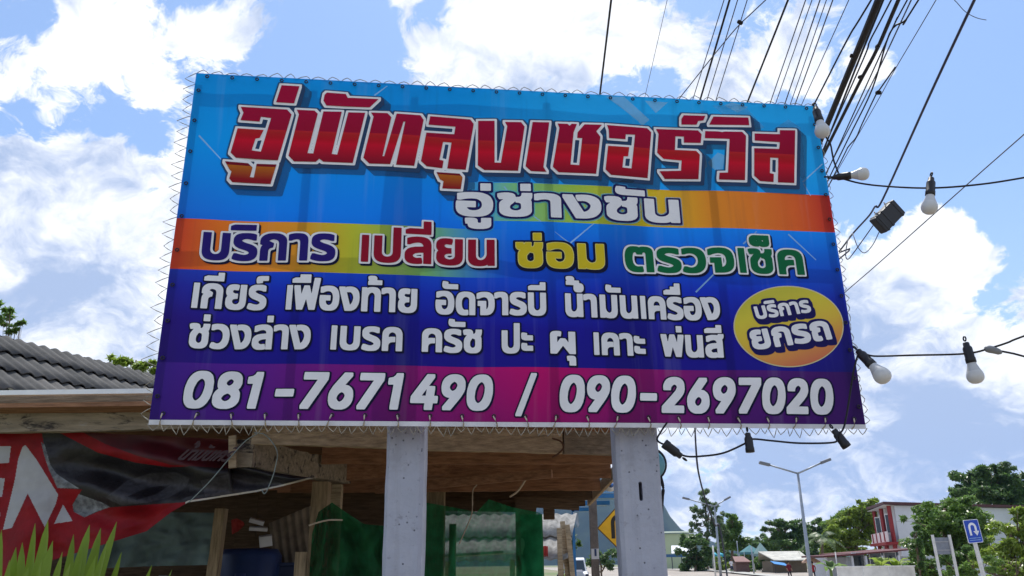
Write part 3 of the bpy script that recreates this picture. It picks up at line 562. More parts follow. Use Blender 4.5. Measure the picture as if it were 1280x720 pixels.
# ---- title: slab lettering traced glyph by glyph
def zz_(ox, oy, pts): return [uv(ox + x / 4.5, oy + y / 4.5) for x, y in pts]
TITLE = [
 zz_(270, 90, [(140,197),(400,212),(425,240),(348,497),(112,483),(83,455),(122,318),(268,325),(245,370),(222,374),(200,440),(252,447),(310,258),(252,250),(245,278),(138,272),(155,230)]),
 zz_(270, 90, [(370,78),(470,84),(440,178),(338,170)]),
 zz_(270, 90, [(52,505),(180,512),(205,535),(190,590),(212,592),(228,515),(340,520),(306,630),(92,620),(75,600),(88,560),(78,552)]),
 zz_(270, 90, [(455,214),(555,220),(573,238),(515,460),(548,462),(605,225),(708,228),(652,466),(683,470),(745,232),(840,237),(770,518),(605,510),(582,492),(562,510),(440,505),(408,472),(467,240)]),
 zz_(270, 90, [(625,120),(730,128),(742,150),(765,150),(915,160),(865,207),(622,192),(605,165),(612,132)]),
 zz_(440, 100, [(108,192),(200,197),(222,220),(172,437),(182,438),(252,200),(385,207),(403,232),(350,490),(248,485),(300,245),(290,245),(215,482),(98,478),(65,445),(122,215)]),
 zz_(440, 100, [(440,210),(665,220),(685,245),(640,503),(536,497),(560,352),(512,350),(492,450),(515,455),(508,497),(420,490),(388,462),(418,302),(575,305),(582,262),(430,257)]),
 zz_(440, 100, [(475,520),(605,525),(622,545),(612,612),(508,610),(515,570),(495,560)]),
 zz_(580, 120, [(80,138),(172,140),(172,375),(207,377),(243,172),(230,148),(320,150),(340,175),(303,425),(115,415),(78,388)]),
 zz_(580, 120, [(385,150),(478,153),(445,405),(462,433),(375,428),(345,400)]),
 zz_(580, 120, [(525,160),(580,163),(592,174),(604,163),(632,165),(614,212),(596,392),(645,396),(662,245),(634,243),(636,212),(675,168),(772,172),(740,208),(763,238),(740,445),(530,435),(498,405),(535,185)]),
 zz_(730, 120, [(125,173),(355,182),(378,205),(358,462),(150,450),(118,420),(132,288),(252,293),(245,345),(220,345),(213,408),(265,412),(285,222),(232,222),(230,250),(137,245),(135,200)]),
 zz_(730, 120, [(405,185),(640,195),(660,217),(655,266),(562,262),(562,228),(515,226),(512,302),(630,310),(650,332),(642,470),(455,465),(425,422),(546,420),(550,362),(448,352),(412,318),(420,212)]),
 zz_(850, 110, [(20,155),(140,160),(130,185),(102,187),(92,208),(8,205),(8,175)]),
 zz_(850, 110, [(185,165),(380,172),(385,215),(162,210)]),
 zz_(850, 110, [(140,245),(345,252),(367,275),(360,525),(215,520),(218,482),(265,482),(275,292),(138,285)]),
 zz_(850, 110, [(415,262),(555,268),(555,245),(642,245),(637,540),(545,537),(547,400),(502,398),(500,485),(522,490),(520,535),(445,530),(412,500),(412,345),(552,350),(555,312),(415,302)])]
def title_mat():
    m = bpy.data.materials.new('red_gradient_print'); m.use_nodes = True; q = NT(m.node_tree); b = q.n['Principled BSDF']
    sep = q.new('ShaderNodeSeparateXYZ'); q.l.new(q.new('ShaderNodeTexCoord').outputs['Object'], sep.inputs[0])
    pb = uv(640, 220); pt_ = uv(640, 150); tilt = (uv(960, 235)[1] - uv(300, 205)[1]) / (uv(960, 235)[0] - uv(300, 205)[0])
    lo = q.math('SUBTRACT', sep.outputs[2], q.math('MULTIPLY', q.math('SUBTRACT', sep.outputs[0], pb[0]), tilt))
    v = q.rng(lo, pb[1], pt_[1], 0, 1)
    v2 = q.rng(lo, pb[1] - .22, pb[1], 0, 1)
    c = q.ramp(v, [(0, (.17, .002, .012)), (.16, (.30, .004, .020)), (.40, (.56, .003, .022)), (.47, (.44, .004, .014)), (.56, (.40, .012, .014)), (.60, (.48, .014, .02)), (.612, (.30, .001, .026)), (1.0, (.34, .001, .036))])
    low = q.ramp(v2, [(0, (.20, .002, .012)), (.55, (.26, .006, .012)), (.92, (.42, .11, .01)), (1, (.48, .17, .012))])
    c = q.mix(q.math('LESS_THAN', lo, pb[1] - .012), c, low)
    q.put(b.inputs['Base Color'], c); b.inputs['Roughness'].default_value = .45; b.inputs['Specular IOR Level'].default_value = .10; return m
fT = Field(TITLE, .003, .085, p=5.0)
title = letters('title_lettering', TITLE, .010, title_mat(), board)
letters('white_border', fT.loops(.0150), .0075, ink('title_border_print', (.84, .84, .87)), title)
letters('dark_edge', fT.shifted([(.004 * i, -.005 * i) for i in range(1, 5)]).loops(.021), .005, mat('dark_edge_print', (.004, .035, .11), vary=.25, scale=5), title)
letters('drop_shadow', fT.shifted([(.010 * i, -.010 * i) for i in range(1, 6)]).loops(.026), .0035, mat('shadow_print', (.004, .030, .07), vary=.2, alpha=.55), title)
# ---- pale diagonal strokes and lozenges of the printed background
def stroke(a, b, w, m, off=.0025):
    a = Vector(uv(*a)); b = Vector(uv(*b)); d = (b - a).normalized(); n_ = Vector((-d.y, d.x)) * w / 2
    return [tuple(a + n_), tuple(b + n_ * .6), tuple(b - n_ * .6), tuple(a - n_)]
lines = [((249,170),(277,200)), ((468,120),(484,108)), ((655,262),(712,305)), ((712,305),(742,280)), ((1003,228),(1028,205)), ((1004,230),(1013,245)), ((985,293),(1020,325)), ((928,306),(945,290)), ((870,365),(905,330)), ((630,233),(640,246))]
for a, b in lines: letters('pale_line', [stroke(a, b, .010, None)], .0022, mat('pale_line_print', (.30, .55, .85), vary=.3, scale=2, alpha=.75), board)
loz = [[(757,121),(780,121),(812,149),(803,157),(797,151)], [(806,126),(835,128),(820,141)], [(905,132),(915,128),(935,134),(922,141)], [(885,203),(897,191),(906,195),(903,212),(895,214),(887,207)], [(870,205),(882,195),(884,208),(876,218)], [(890,132),(930,132),(955,160),(948,163),(925,162)], [(965,163),(985,150),(1000,160),(1004,185),(1006,222),(1003,226)]]
for p in loz[:5]: letters('pale_lozenge', [px_loop(p)], .0014, mat('pale_lozenge_print', (.22, .55, .82), vary=.25, scale=3, alpha=.62), board)
for p in loz[5:]: letters('faint_lozenge', [px_loop(p)], .0014, mat('faint_lozenge_print', (.10, .42, .72), vary=.4, scale=14, alpha=.35), board)
# ---- white hem below, frame tubes behind, eyelets, ties and the lacing wire
hb = MB(); hb.v = []
for i in range(60):
    xa, xb = -SW / 2 + SW * i / 60, -SW / 2 + SW * (i + 1) / 60
    hb.add([onsheet(xa, -.022, .002), onsheet(xb, -.022, .002), onsheet(xb, .004, .002), onsheet(xa, .004, .002)], [(0, 1, 2, 3)])
hb.build('white_hem', mat('white_hem', (.62, .62, .66), vary=.2, scale=4), board, org=(0, 0, 0))
steel = mat('galvanised_tube', (.25, .26, .28), .5, .5, .7)
fb = MB()
for z in (.03, SH / 2, SH - .03): fb.beam((-SW / 2 + .03, .072, z), (SW / 2 - .03, .072, z), .03, .03)
for x in [-SW / 2 + .03, SW / 2 - .03] + [uv(q_, 300)[0] for q_ in (379, 515, 690, 899)]: fb.beam((x, .04, .03), (x, .04, SH - .03), .045, .03, up=(0, 1, 0))
fb.build('frame', steel, board, org=(0, 0, 0))
cordm = mat('grey_lacing_cord', (.30, .28, .24), .8, vary=.4, scale=20); darkm = mat('dark_eyelet', (.012, .012, .016), .4, .5, .3)
zig = MB(); per = []
def zigzag(a, b, n_, out_, amp):
    pts = []
    a = Vector(a); b = Vector(b); o_ = Vector(out_)
    for i in range(n_ * 2 + 1):
        j = random.uniform(-.011, .011)
        p = a + (b - a) * (i / (2 * n_)) + o_ * ((amp * random.uniform(.62, 1.15) if i % 2 else -.004))
        pts.append(Vector((p.x + j, .012 if i % 2 else .004, p.z)))
    sm = []
    for i in range(len(pts) - 1):
        sm += [pts[i], pts[i].lerp(pts[i + 1], .5) + o_ * .004]
    zig.tube(sm + [pts[-1]], .0026, 5)
zigzag((-SW / 2, 0, SH), (SW / 2, 0, SH), 46, (0, 0, 1), .034)
zigzag((-SW / 2, 0, 0), (-SW / 2, 0, SH), 29, (-1, 0, 0), .068)
zigzag((SW / 2, 0, 0), (SW / 2, 0, SH), 34, (1, 0, 0), .030)
zigzag((-SW / 2, 0, -.02), (SW / 2, 0, -.02), 74, (0, 0, -1), .048)
zig.build('lacing_cord', cordm, board, org=(0, 0, 0))
def torus_mb(c, r, t):
    m_ = MB(); pts = [Vector(c) + Vector((r * math.cos(a), 0, r * math.sin(a))) for a in [2 * math.pi * i / 10 for i in range(11)]]
    m_.tube(pts, t, 5, cap=False); return m_
eye_me = torus_mb((0, 0, 0), .009, .0036).build('eyelet', darkm, board, smooth=True, org=(0, 0, 0)); first = True
spots = [(-1.93 + 3.86 * i / 26, SH - .028) for i in range(27)] + [(-SW / 2 + .03, SH * (.06 + .88 * i / 9)) for i in range(10)] + [(SW / 2 - .03, SH * (.05 + .88 * i / 11)) for i in range(12)] + [(-1.93 + 3.86 * i / 22, .035) for i in range(23)]
for x, z in spots:
    e = eye_me if first else eye_me.copy()
    if not first: COL.objects.link(e); adopt(e, board)
    first = False; e.location = (x, -.012 - wave(x, z), z)
tie = MB(); tie.tube([(-.004, -.014, .0), (-.001, -.022, -.02), (.002, -.02, -.045), (0, .0, -.062)], .0042, 6)
tie0 = tie.build('cord_tie', mat('pale_cord', (.46, .40, .32), .8, vary=.3), board, smooth=True, org=(0, 0, 0)); first = True
for i in range(23):
    x = -1.93 + 3.86 * i / 22; e = tie0 if first else tie0.copy()
    if not first: COL.objects.link(e); adopt(e, board)
    first = False; e.location = (x, 0, .035); e.rotation_euler = (0, random.uniform(-.35, .45), 0)
# ================================================================ two concrete posts carrying it
def concrete_mat():
    m = bpy.data.materials.new('post_concrete'); m.use_nodes = True; q = NT(m.node_tree); b = q.n['Principled BSDF']
    pos = q.new('ShaderNodeTexCoord').outputs['Object']
    c = q.mix(q.rng(q.noise(pos, 3.0, 6, .65), .3, .7), (.30, .32, .39), (.42, .44, .52))
    c = q.mix(q.rng(q.noise(pos, 26, 4, .7), .60, .72, 0, .5), c, (.16, .16, .18))
    mp = q.new('ShaderNodeMapping'); mp.inputs['Scale'].default_value = (14, 14, .6); q.l.new(pos, mp.inputs[0])
    c = q.mix(q.rng(q.noise(mp.outputs[0], 1, 4, .6), .55, .75, 0, .30), c, (.48, .48, .52))
    c = q.mix(q.rng(q.noise(mp.outputs[0], .7, 5, .65), .50, .34, 0, .30), c, (.20, .20, .20))
    c = q.mix(q.rng(q.noise(pos, 1.7, 5, .7), .58, .70, 0, .45), c, (.20, .18, .155))
    v = q.new('ShaderNodeTexVoronoi'); q.l.new(pos, v.inputs['Vector']); v.inputs['Scale'].default_value = 26
    pit = q.rng(v.outputs['Distance'], .05, .17, 1, 0)
    pitm = q.math('MULTIPLY', pit, q.math('GREATER_THAN', q.noise(pos, 7, 2, .5), .50))
    c = q.mix(q.math('MULTIPLY', pitm, .9), c, (.05, .05, .06))
    q.put(b.inputs['Base Color'], c); b.inputs['Roughness'].default_value = .85; b.inputs['Specular IOR Level'].default_value = .2
    bn = q.new('ShaderNodeBump'); bn.inputs['Strength'].default_value = .5; bn.inputs['Distance'].default_value = .012
    q.put(bn.inputs['Height'], q.math('SUBTRACT', q.noise(pos, 30, 6, .65), pitm)); q.l.new(bn.outputs[0], b.inputs['Normal']); return m
CONC = concrete_mat()
def post(xa, xb, Yf, dep, slot, label):
    """chamfered square concrete post; slot = list of holes (x, z, w, h) cut through the front"""
    w = xb - xa; top = SO.z + SH - .12; c = Vector(((xa + xb) / 2, Yf + dep / 2, 0)); ch = .022
    o = thing('concrete_post', (c.x, c.y, 0), label, 'post')
    prof = [(-w / 2 + ch, -dep / 2), (w / 2 - ch, -dep / 2), (w / 2, -dep / 2 + ch), (w / 2, dep / 2), (-w / 2, dep / 2), (-w / 2, -dep / 2 + ch)]
    bm = bmesh.new()
    zs = [0] + [.12 * i_ for i_ in range(1, int(top / .12))] + [top]
    rings = []
    for z in zs:
        j = lambda: random.uniform(-.0024, .0024)
        rings.append([bm.verts.new((x + j(), y + j(), z)) for x, y in prof])
    for a, b in zip(rings, rings[1:]):
        for i in range(6): bm.faces.new((a[i], a[(i + 1) % 6], b[(i + 1) % 6], b[i]))
    bm.faces.new(rings[0][::-1]); bm.faces.new(rings[-1])
    me = bpy.data.meshes.new('post_shaft'); bm.to_mesh(me); bm.free()
    shaft = meshobj('post_shaft', me, CONC, o)
    for (x, z, sw, shh) in slot:        # real recess cut by a boolean with a stadium-shaped cutter
        cut = MB(); n = 10; pr = []
        for i in range(n + 1): a = math.pi * i / n; pr.append((x - c.x + sw / 2 * math.cos(a), z + shh / 2 - sw / 2 + sw / 2 * math.sin(a)))
        for i in range(n + 1): a = math.pi + math.pi * i / n; pr.append((x - c.x + sw / 2 * math.cos(a), z - shh / 2 + sw / 2 + sw / 2 * math.sin(a)))
        cut.prism([(px_, -dep / 2 - .05, pz_) for px_, pz_ in pr], (0, .17, 0))
        co = cut.build('cutter', CONC, None, org=(0, 0, 0)); co.location = o.location; mod = shaft.modifiers.new('b', 'BOOLEAN'); mod.object = co; mod.operation = 'DIFFERENCE'; mod.solver = 'EXACT'
        shaft_eval(shaft); bpy.data.objects.remove(co)
    return o
def shaft_eval(o):
    bpy.context.view_layer.update()
    dg = bpy.context.evaluated_depsgraph_get(); old = o.data
    par = o.parent; me = bpy.data.meshes.new_from_object(o.evaluated_get(dg)); o.modifiers.clear(); o.data = me
def atpost(x, y): return at(x, y, 4.53)
pl_ = atpost(482.5, 560).x; pr_ = atpost(529.5, 560).x
post(pl_, pr_, 4.53, .20, [], 'plain grey concrete post under the signboard, the one without a slot')
pl2 = at(777 - 7, 560, 4.62).x; pr2 = at(824, 560, 4.62).x
sl = at(801, 614, 4.62)
rp = post(pl2, pr2, 4.62, .22, [(sl.x, sl.z, .021, .105)], 'grey concrete post with a dark slot and pits, beside the yellow road sign')
# ================================================================ ground
def ground_mat():
    m = bpy.data.materials.new('ground'); m.use_nodes = True; q = NT(m.node_tree); b = q.n['Principled BSDF']
    pos = q.new('ShaderNodeTexCoord').outputs['Object']
    c = q.mix(q.rng(q.noise(pos, .05, 6, .6), .42, .58), (.12, .17, .05), (.26, .22, .15))
    c = q.mix(q.rng(q.noise(pos, .9, 5, .7), .3, .7, 0, .5), c, (.07, .10, .035))
    q.put(b.inputs['Base Color'], c); b.inputs['Roughness'].default_value = .95; return m
ys = [-60, -10, 3, 10, 20, 35, 50, 60, 70, 76, 82, 88, 94, 100, 106, 112, 118, 130, 160, 220, 400, 900, 2000, 3400]
xs = [-4200, -1200, -300, -100, -40, -15, 0, 15, 40, 100, 300, 1200, 4200]
gb = MB(); gb.add([(x, y, gz(y)) for y in ys for x in xs], [(j * len(xs) + i, j * len(xs) + i + 1, (j + 1) * len(xs) + i + 1, (j + 1) * len(xs) + i) for j in range(len(ys) - 1) for i in range(len(xs) - 1)])
tag(gb.build('ground', ground_mat(), smooth=True), kind='structure')
# the wide highway running ahead on the right, with a pale concrete surface, kerb and lane lines
roadm = mat('road_concrete', (.36, .32, .28), .9, .2, vary=.25, scale=.4, bump=.2)
def strip(x0, x1, dz, ys_=None):
    r = MB(); yy = ys_ or ys[2:-3]
    r.add([(x, y, gz(y) + dz) for y in yy for x in (x0, x1)], [(2 * j, 2 * j + 1, 2 * j + 3, 2 * j + 2) for j in range(len(yy) - 1)]); return r
tag(strip(8, 44, .006).build('road', roadm), kind='structure')
for x0, x1 in ((8.6, 8.75), (43.2, 43.35)): tag(strip(x0, x1, .011).build('road_marking', mat('road_paint', (.75, .74, .70), .8)), kind='structure')
dash = MB()
for x in (16.5, 35):
    y = 10.0
    while y < 200: dash.add([(x, y, gz(y) + .011), (x + .15, y, gz(y) + .011), (x + .15, y + 3, gz(y + 3) + .011), (x, y + 3, gz(y + 3) + .011)], [(0, 1, 2, 3)]); y += 9
tag(dash.build('lane_marking', MATS['road_paint']), kind='structure')
tag(strip(24.5, 26.5, .13).build('median_strip', mat('kerb_concrete', (.42, .41, .38), .9)), kind='structure')
tag(strip(-3.2, 8, .003, ys[1:12]).build('dirt_yard', mat('packed_dirt', (.27, .22, .16), .95, .1, vary=.3, scale=.8)), kind='structure')
# far mountain beyond everything
mb_ = MB(); sil = [(-900, 700), (-300, 690), (100, 682), (400, 668), (560, 640), (640, 618), (715, 602), (760, 586), (785, 588), (808, 606), (828, 640), (838, 652), (858, 668), (880, 676), (950, 688), (1050, 694), (1250, 690), (1500, 696), (2100, 702)]
rows = 10; N_ = 220; vs = []
for j in range(rows):
    t = j / (rows - 1)
    for i in range(N_):
        px_ = -900 + 3000 * i / (N_ - 1); yy = float(np.interp(px_, [p[0] for p in sil], [p[1] for p in sil]))
        pk = at(px_, yy, 2500); x = pk.x; h = max(0, pk.z)
        h *= 1 + .06 * pnoise(Vector((x * .012, 0, 1))) + .03 * pnoise(Vector((x * .04, 3, 0)))
        prof_t = math.sin(t / .5 * math.pi / 2) if t < .5 else math.cos((t - .5) / .5 * math.pi / 2)
        vs.append((x + 30 * pnoise(Vector((x * .004, t * 3, 7))) * (1 - abs(2 * t - 1)), 2150 + 700 * t, max(-2, h * prof_t * (1 + .34 * (1 - abs(2 * t - 1)) * min(1, abs(t - .5) * 5) * pnoise(Vector((x * .012, t * 3, 2)))) - 1)))
mb_.add(vs, [(j * N_ + i, j * N_ + i + 1, (j + 1) * N_ + i + 1, (j + 1) * N_ + i) for j in range(rows - 1) for i in range(N_ - 1)])
tag(mb_.build('mountain', mat('mountain_forest', (.050, .070, .035), .95, .1, col2=(.010, .022, .018), scale=.012, bump=1.0, bscale=.03), smooth=True), kind='structure')
# ================================================================ the open timber shelter behind the sign
wood = lambda n, c, **k: mat(n, c, .85, .15, vary=.45, scale=5, stretch=k.get('st', (1, 9, 9)), bump=.5, bscale=14)
W_OLD = wood('old_grey_timber', (.24, .195, .145)); W_RED = wood('reddish_timber', (.30, .155, .088)); W_PALE = wood('pale_timber', (.42, .33, .22)); W_TAN = wood('tan_post_timber', (.33, .25, .16), st=(9, 9, 1)); W_DARK = wood('dark_timber', (.13, .085, .055))
def weathered():
    m = mat('weathered_beam', (.31, .26, .195), .9, .1, vary=.4, scale=4, stretch=(1, 8, 8), bump=.6, bscale=18)
    q = NT(m.node_tree); b = q.n['Principled BSDF']; src = b.inputs['Base Color'].links[0].from_socket
    pos = q.new('ShaderNodeTexCoord').outputs['Object']; mp = q.new('ShaderNodeMapping'); mp.inputs['Scale'].default_value = (2.2, 9, 9); q.l.new(pos, mp.inputs[0])
    n = q.rng(q.noise(mp.outputs[0], 1.6, 6, .7, dist=.6), .54, .64)
    c = q.mix(n, src, (.05, .045, .045)); n2 = q.rng(q.noise(mp.outputs[0], 2.7, 5, .7), .62, .72)
    q.put(b.inputs['Base Color'], q.mix(n2, c, (.34, .32, .30))); return m
W_WEATH = weathered()
shel = thing('timber_shelter', (-1.2, 7.5, 0), 'open wooden shed with weathered beams and low board roof behind the signboard', 'shed')
# front edge, left part: pale gutter board, brown board under it, weathered beam
Yb = 5.55
zt = lambda x, y, Y: at(x, y, Y).z
xl = at(-120, 520, Yb).x; xr = at(560, 520, Yb).x
MB().beam((xl, Yb - .18, (zt(0, 489, Yb - .18) + zt(0, 494.5, Yb - .18)) / 2), (xr, Yb - .12, (zt(0, 489, Yb - .18) + zt(0, 494.5, Yb - .18)) / 2 + .01), .05, .033).build('gutter_board', mat('white_gutter', (.84, .85, .86), .5, .3, vary=.12), shel)
MB().beam((xl, Yb - .08, zt(0, 501.5, Yb)), (xr, Yb - .02, zt(0, 501.5, Yb)), .05, .078).build('fascia_board', W_OLD, shel)
ztop, zbot = zt(0, 516, Yb), zt(0, 540.5, Yb)
MB().rough((xl, Yb, (ztop + zbot) / 2), (at(330, 520, Yb + .05).x, Yb + .05, (ztop + zbot) / 2 + .012), .07, ztop - zbot).build('front_beam', W_WEATH, shel)
# right part of the front edge, two boards butted with a split joint
p0 = at(318, 538, 5.75); p1 = at(702, 555, 6.12); p2 = at(772, 558, 6.25)
zc = zt(500, 548, 5.93)
MB().rough((p0.x, 5.72, zc + .02), (p1.x, 6.10, zc - .02), .06, .17).build('front_beam', W_PALE, shel)
MB().rough((p1.x + .012, 6.12, zc - .022), (p2.x + .06, 6.22, zc - .03), .06, .172).build('front_beam', W_OLD, shel)
# the roof deck over it all (boards seen from below), slightly falling to the back
zr = zc + .12
deck = MB()
xL, xR = -4.6, .92
for i in range(20):
    y0 = 5.35 + i * .27
    deck.box(((xL + xR + .02 * i * 0) / 2, y0 + .13, zr + .045 - .0094 * i), (xR - xL, .262, .03), (-.035, 0, 0))
deck.build('roof_deck', W_RED, shel)
def joist(ya, xa, yb, xb, h=.15, m=W_RED, z=None):
    t = (ya - 5.35) / .27; z0 = zr - .0094 * t - h / 2 + .01; t2 = (yb - 5.35) / .27; z1 = zr - .0094 * t2 - h / 2 + .01
    MB().rough((xa, ya, z0), (xb, yb, z1), .05, h, .007).build('joist', m, shel)
joist(6.75, -1.6, 6.95, .93, .16, W_RED); joist(7.75, -1.6, 7.9, .93, .15, W_RED); joist(8.8, -2.4, 8.95, .93, .14, W_RED); joist(9.8, -2.4, 9.9, .93, .14, W_DARK); joist(10.55, -3, 10.6, .9, .14, W_DARK)
# edge board on the right side and cross rafters
t_ = lambda y: zr - .0094 * (y - 5.35) / .27
MB().beam((1.04, 6.2, t_(6.2) - .05), (.955, 10.7, t_(10.7) - .05), .035, .12).build('verge_board', W_PALE, shel)
MB().beam(at(470, 612, 7.5), at(690, 592, 7.0), .05, .07).build('rafter', W_RED, shel)
# the heavy old beam that runs in from the front left
a_ = at(302, 567, 5.72); b_ = at(428, 591, 7.4)
MB().rough(a_, b_, .17, .19, .012).build('tie_beam', W_WEATH, shel)
MB().beam(at(291, 545, 5.66), at(291, 585, 5.66), .05, .03, up=(0, 1, 0)).build('batten', W_PALE, shel)
c_ = at(425, 592, 7.3); d_ = at(560, 582, 7.6); MB().rough(c_ + Vector((0, 0, .02)), d_, .06, .17).build('brace', W_RED, shel)
# posts
def wpost(x, ytop, Y, w, m, yaw=0.0, lean=0.0, name='shelter_post'):
    p = at(x, ytop, Y); b = MB(); b.rough((p.x + lean, Y, -.02), (p.x, Y, p.z), w, w, .006, up=(0, 1, 0)); b.build(name, m, shel)
wpost(403, 603, 7.0, .135, W_TAN); wpost(422, 606, 7.35, .085, W_PALE); wpost(277, 636, 6.9, .085, W_TAN, lean=-.05); wpost(378, 690, 6.6, .085, W_TAN)
wpost(566, 655, 9.0, .07, W_TAN); wpost(657, 622, 9.6, .24, W_DARK); wpost(545, 606, 9.2, .20, W_TAN, name='king_post'); pk = at(686, 634, 10.55); MB().box((pk.x, 10.55, pk.z), (.14, .12, .30), bev=.006).build('hanger_block', W_DARK, shel)
# back boarding: dark planks with the gap towards the light at the right, side wall
bw = MB()
x = -5.2
while x < -1.5:
    bw.box((x + .11, 9.25 + random.uniform(0, .02), 1.14), (.225, .025, 2.36 + random.uniform(-.08, .05)), (0, random.uniform(-.01, .01), 0)); x += .21
bw.build('back_wall', W_DARK, shel)
for yy, zz2, x0, x1 in ((9.6, at(600, 630, 9.6).z, -1.3, .2), (9.65, at(660, 628, 9.65).z, .25, .75)):
    MB().beam((x0, yy, zz2), (x1, yy, zz2 - .04), .04, .12).build('cross_rail', W_DARK, shel)
sw = MB(); y = 6.0
while y < 9.1: sw.box((-5.2, y + .11, 1.15), (.025, .2, 2.3)); y += .21
sw.build('side_wall', W_DARK, shel)
# hanging cords below the joists
cordw = mat('pale_string', (.50, .42, .32), .8)
def cord(pts, r, label, m=cordw, name='hanging_cord', group=None):
    return MB().tube(pts, r, 6).solo(name, m, label, 'cord', group, True)
def pxpts(lst, Y): return [at(x, y, Y if not isinstance(Y, (list, tuple)) else Y[i]) for i, (x, y) in enumerate(lst)]
def smooth_path(P, n=6):
    P = [Vector(p) for p in P]; out = []
    for i in range(len(P) - 1):
        a, b, c, d = P[max(i - 1, 0)], P[i], P[i + 1], P[min(i + 2, len(P) - 1)]
        for k_ in range(n):
            t = k_ / n; out.append(.5 * ((2 * b) + (-a + c) * t + (2 * a - 5 * b + 4 * c - d) * t * t + (-a + 3 * b - 3 * c + d) * t ** 3))
    return out + [P[-1]]
cord(smooth_path(pxpts([(600, 596), (596, 606), (591, 614), (590, 640), (585, 655), (574, 680)], 8.2)), .006, 'thin pale cord hanging from a joist beside the left edge of the green net')
cord(smooth_path(pxpts([(660, 594), (653, 606), (646, 615), (637, 621)], 7.85)), .010, 'short thick pale cord bending off a joist above the green net')
grn = mat('pale_green_twine', (.22, .27, .26), .8)
cord(smooth_path(pxpts([(236, 628), (262, 602), (286, 574), (306, 552), (322, 542)], 5.5)), .0036, 'taut pale twine from the corner of the red banner up to the beam', grn, 'twine')
cord(smooth_path(pxpts([(318, 541), (332, 544), (346, 563), (344, 585), (337, 606), (331, 617), (327, 612)], 5.5)), .0036, 'loose pale green twine dangling in a crook over the heavy beam end', grn, 'twine')
cord(smooth_path(pxpts([(690, 548), (701, 552), (704, 560), (698, 567), (690, 572)], 6.02)), .007, 'frayed brown cord over the split joint of the front beam', mat('brown_cord', (.10, .05, .03), .9), 'frayed_cord')
# ---------------------------------------------------------------- tiled roof of the house at far left
def roof_sheet(name, O, rowdir, down, n_rows, row_len, n_waves, wave_w, amp, m, parent, lap=.03, sub=8):
    """corrugated tiles: rows step down the slope, each row lapping the next"""
    O = Vector(O); rowdir = Vector(rowdir).normalized(); down = Vector(down).normalized(); nrm = rowdir.cross(down).normalized()
    if nrm.z < 0: nrm = -nrm
    b = MB()
    for r in range(n_rows):
        vs = []
        nn = n_waves * sub
        for e, (s_, lift) in enumerate(((r * row_len - .02, .0), (r * row_len + row_len * .5, lap * .5), (r * row_len + row_len + .08, lap), (r * row_len + row_len + .08, lap - .014))):
            for i in range(nn + 1):
                u = i * wave_w / sub; w_ = amp * (.5 + .5 * math.cos(2 * math.pi * u / wave_w)) ** .8
                vs.append(O + rowdir * u + down * s_ + nrm * (w_ + lift))
        q = nn + 1
        b.add(vs, [(e * q + i, e * q + i + 1, (e + 1) * q + i + 1, (e + 1) * q + i) for e in range(3) for i in range(nn)], 0)
    return b.build(name, m, parent, smooth=True)
tile_m = mat('grey_fibre_tile', (.13, .125, .12), .85, .15, col2=(.05, .052, .052), scale=1.6, bump=.3)
house = thing('tiled_house', (-7.5, 10, 0), 'house with a grey corrugated tile roof at the far left behind the shed', 'house')
A_ = at(-20, 416, 11.5); ridge_dir = Vector((math.sin(R(23)), math.cos(R(23)), 0))
pitch_ = R(34); dn_h = Vector((math.cos(R(23)), -math.sin(R(23)), 0)); down = dn_h * math.cos(pitch_) - Vector((0, 0, 1)) * math.sin(pitch_)
roof_sheet('roof', A_ - ridge_dir * .9, ridge_dir, down, 8, .70, 60, .21, .042, tile_m, house, .055)
dn2 = -dn_h * math.cos(pitch_) - Vector((0, 0, 1)) * math.sin(pitch_)
roof_sheet('roof', A_ - ridge_dir * .9 + Vector((0, 0, -.01)), ridge_dir, dn2, 5, .80, 66, .19, .030, tile_m, house)
wq = MB(); c0 = A_ - ridge_dir * .4; hz = A_.z - 2.0
for sgn, dd in ((1, dn_h), (-1, -dn_h)):
    wq.beam(c0 + dd * 2.9 + Vector((0, 0, -A_.z + hz / 2)), c0 + dd * 2.9 + ridge_dir * 9 + Vector((0, 0, -A_.z + hz / 2)), .15, hz)
wq.build('wall', mat('house_plaster', (.42, .40, .35), .9), house)
for tt in (0.05, 8.9):
    q0 = c0 + ridge_dir * tt; e1 = q0 + dn_h * 2.82; e2 = q0 - dn_h * 2.82
    g2 = MB(); g2.prism([(e2.x, e2.y, 0), (e1.x, e1.y, 0), (e1.x, e1.y, hz), (q0.x, q0.y, A_.z - .12), (e2.x, e2.y, hz)], ridge_dir * .12); g2.build('gable_wall', MATS['house_plaster'], house)
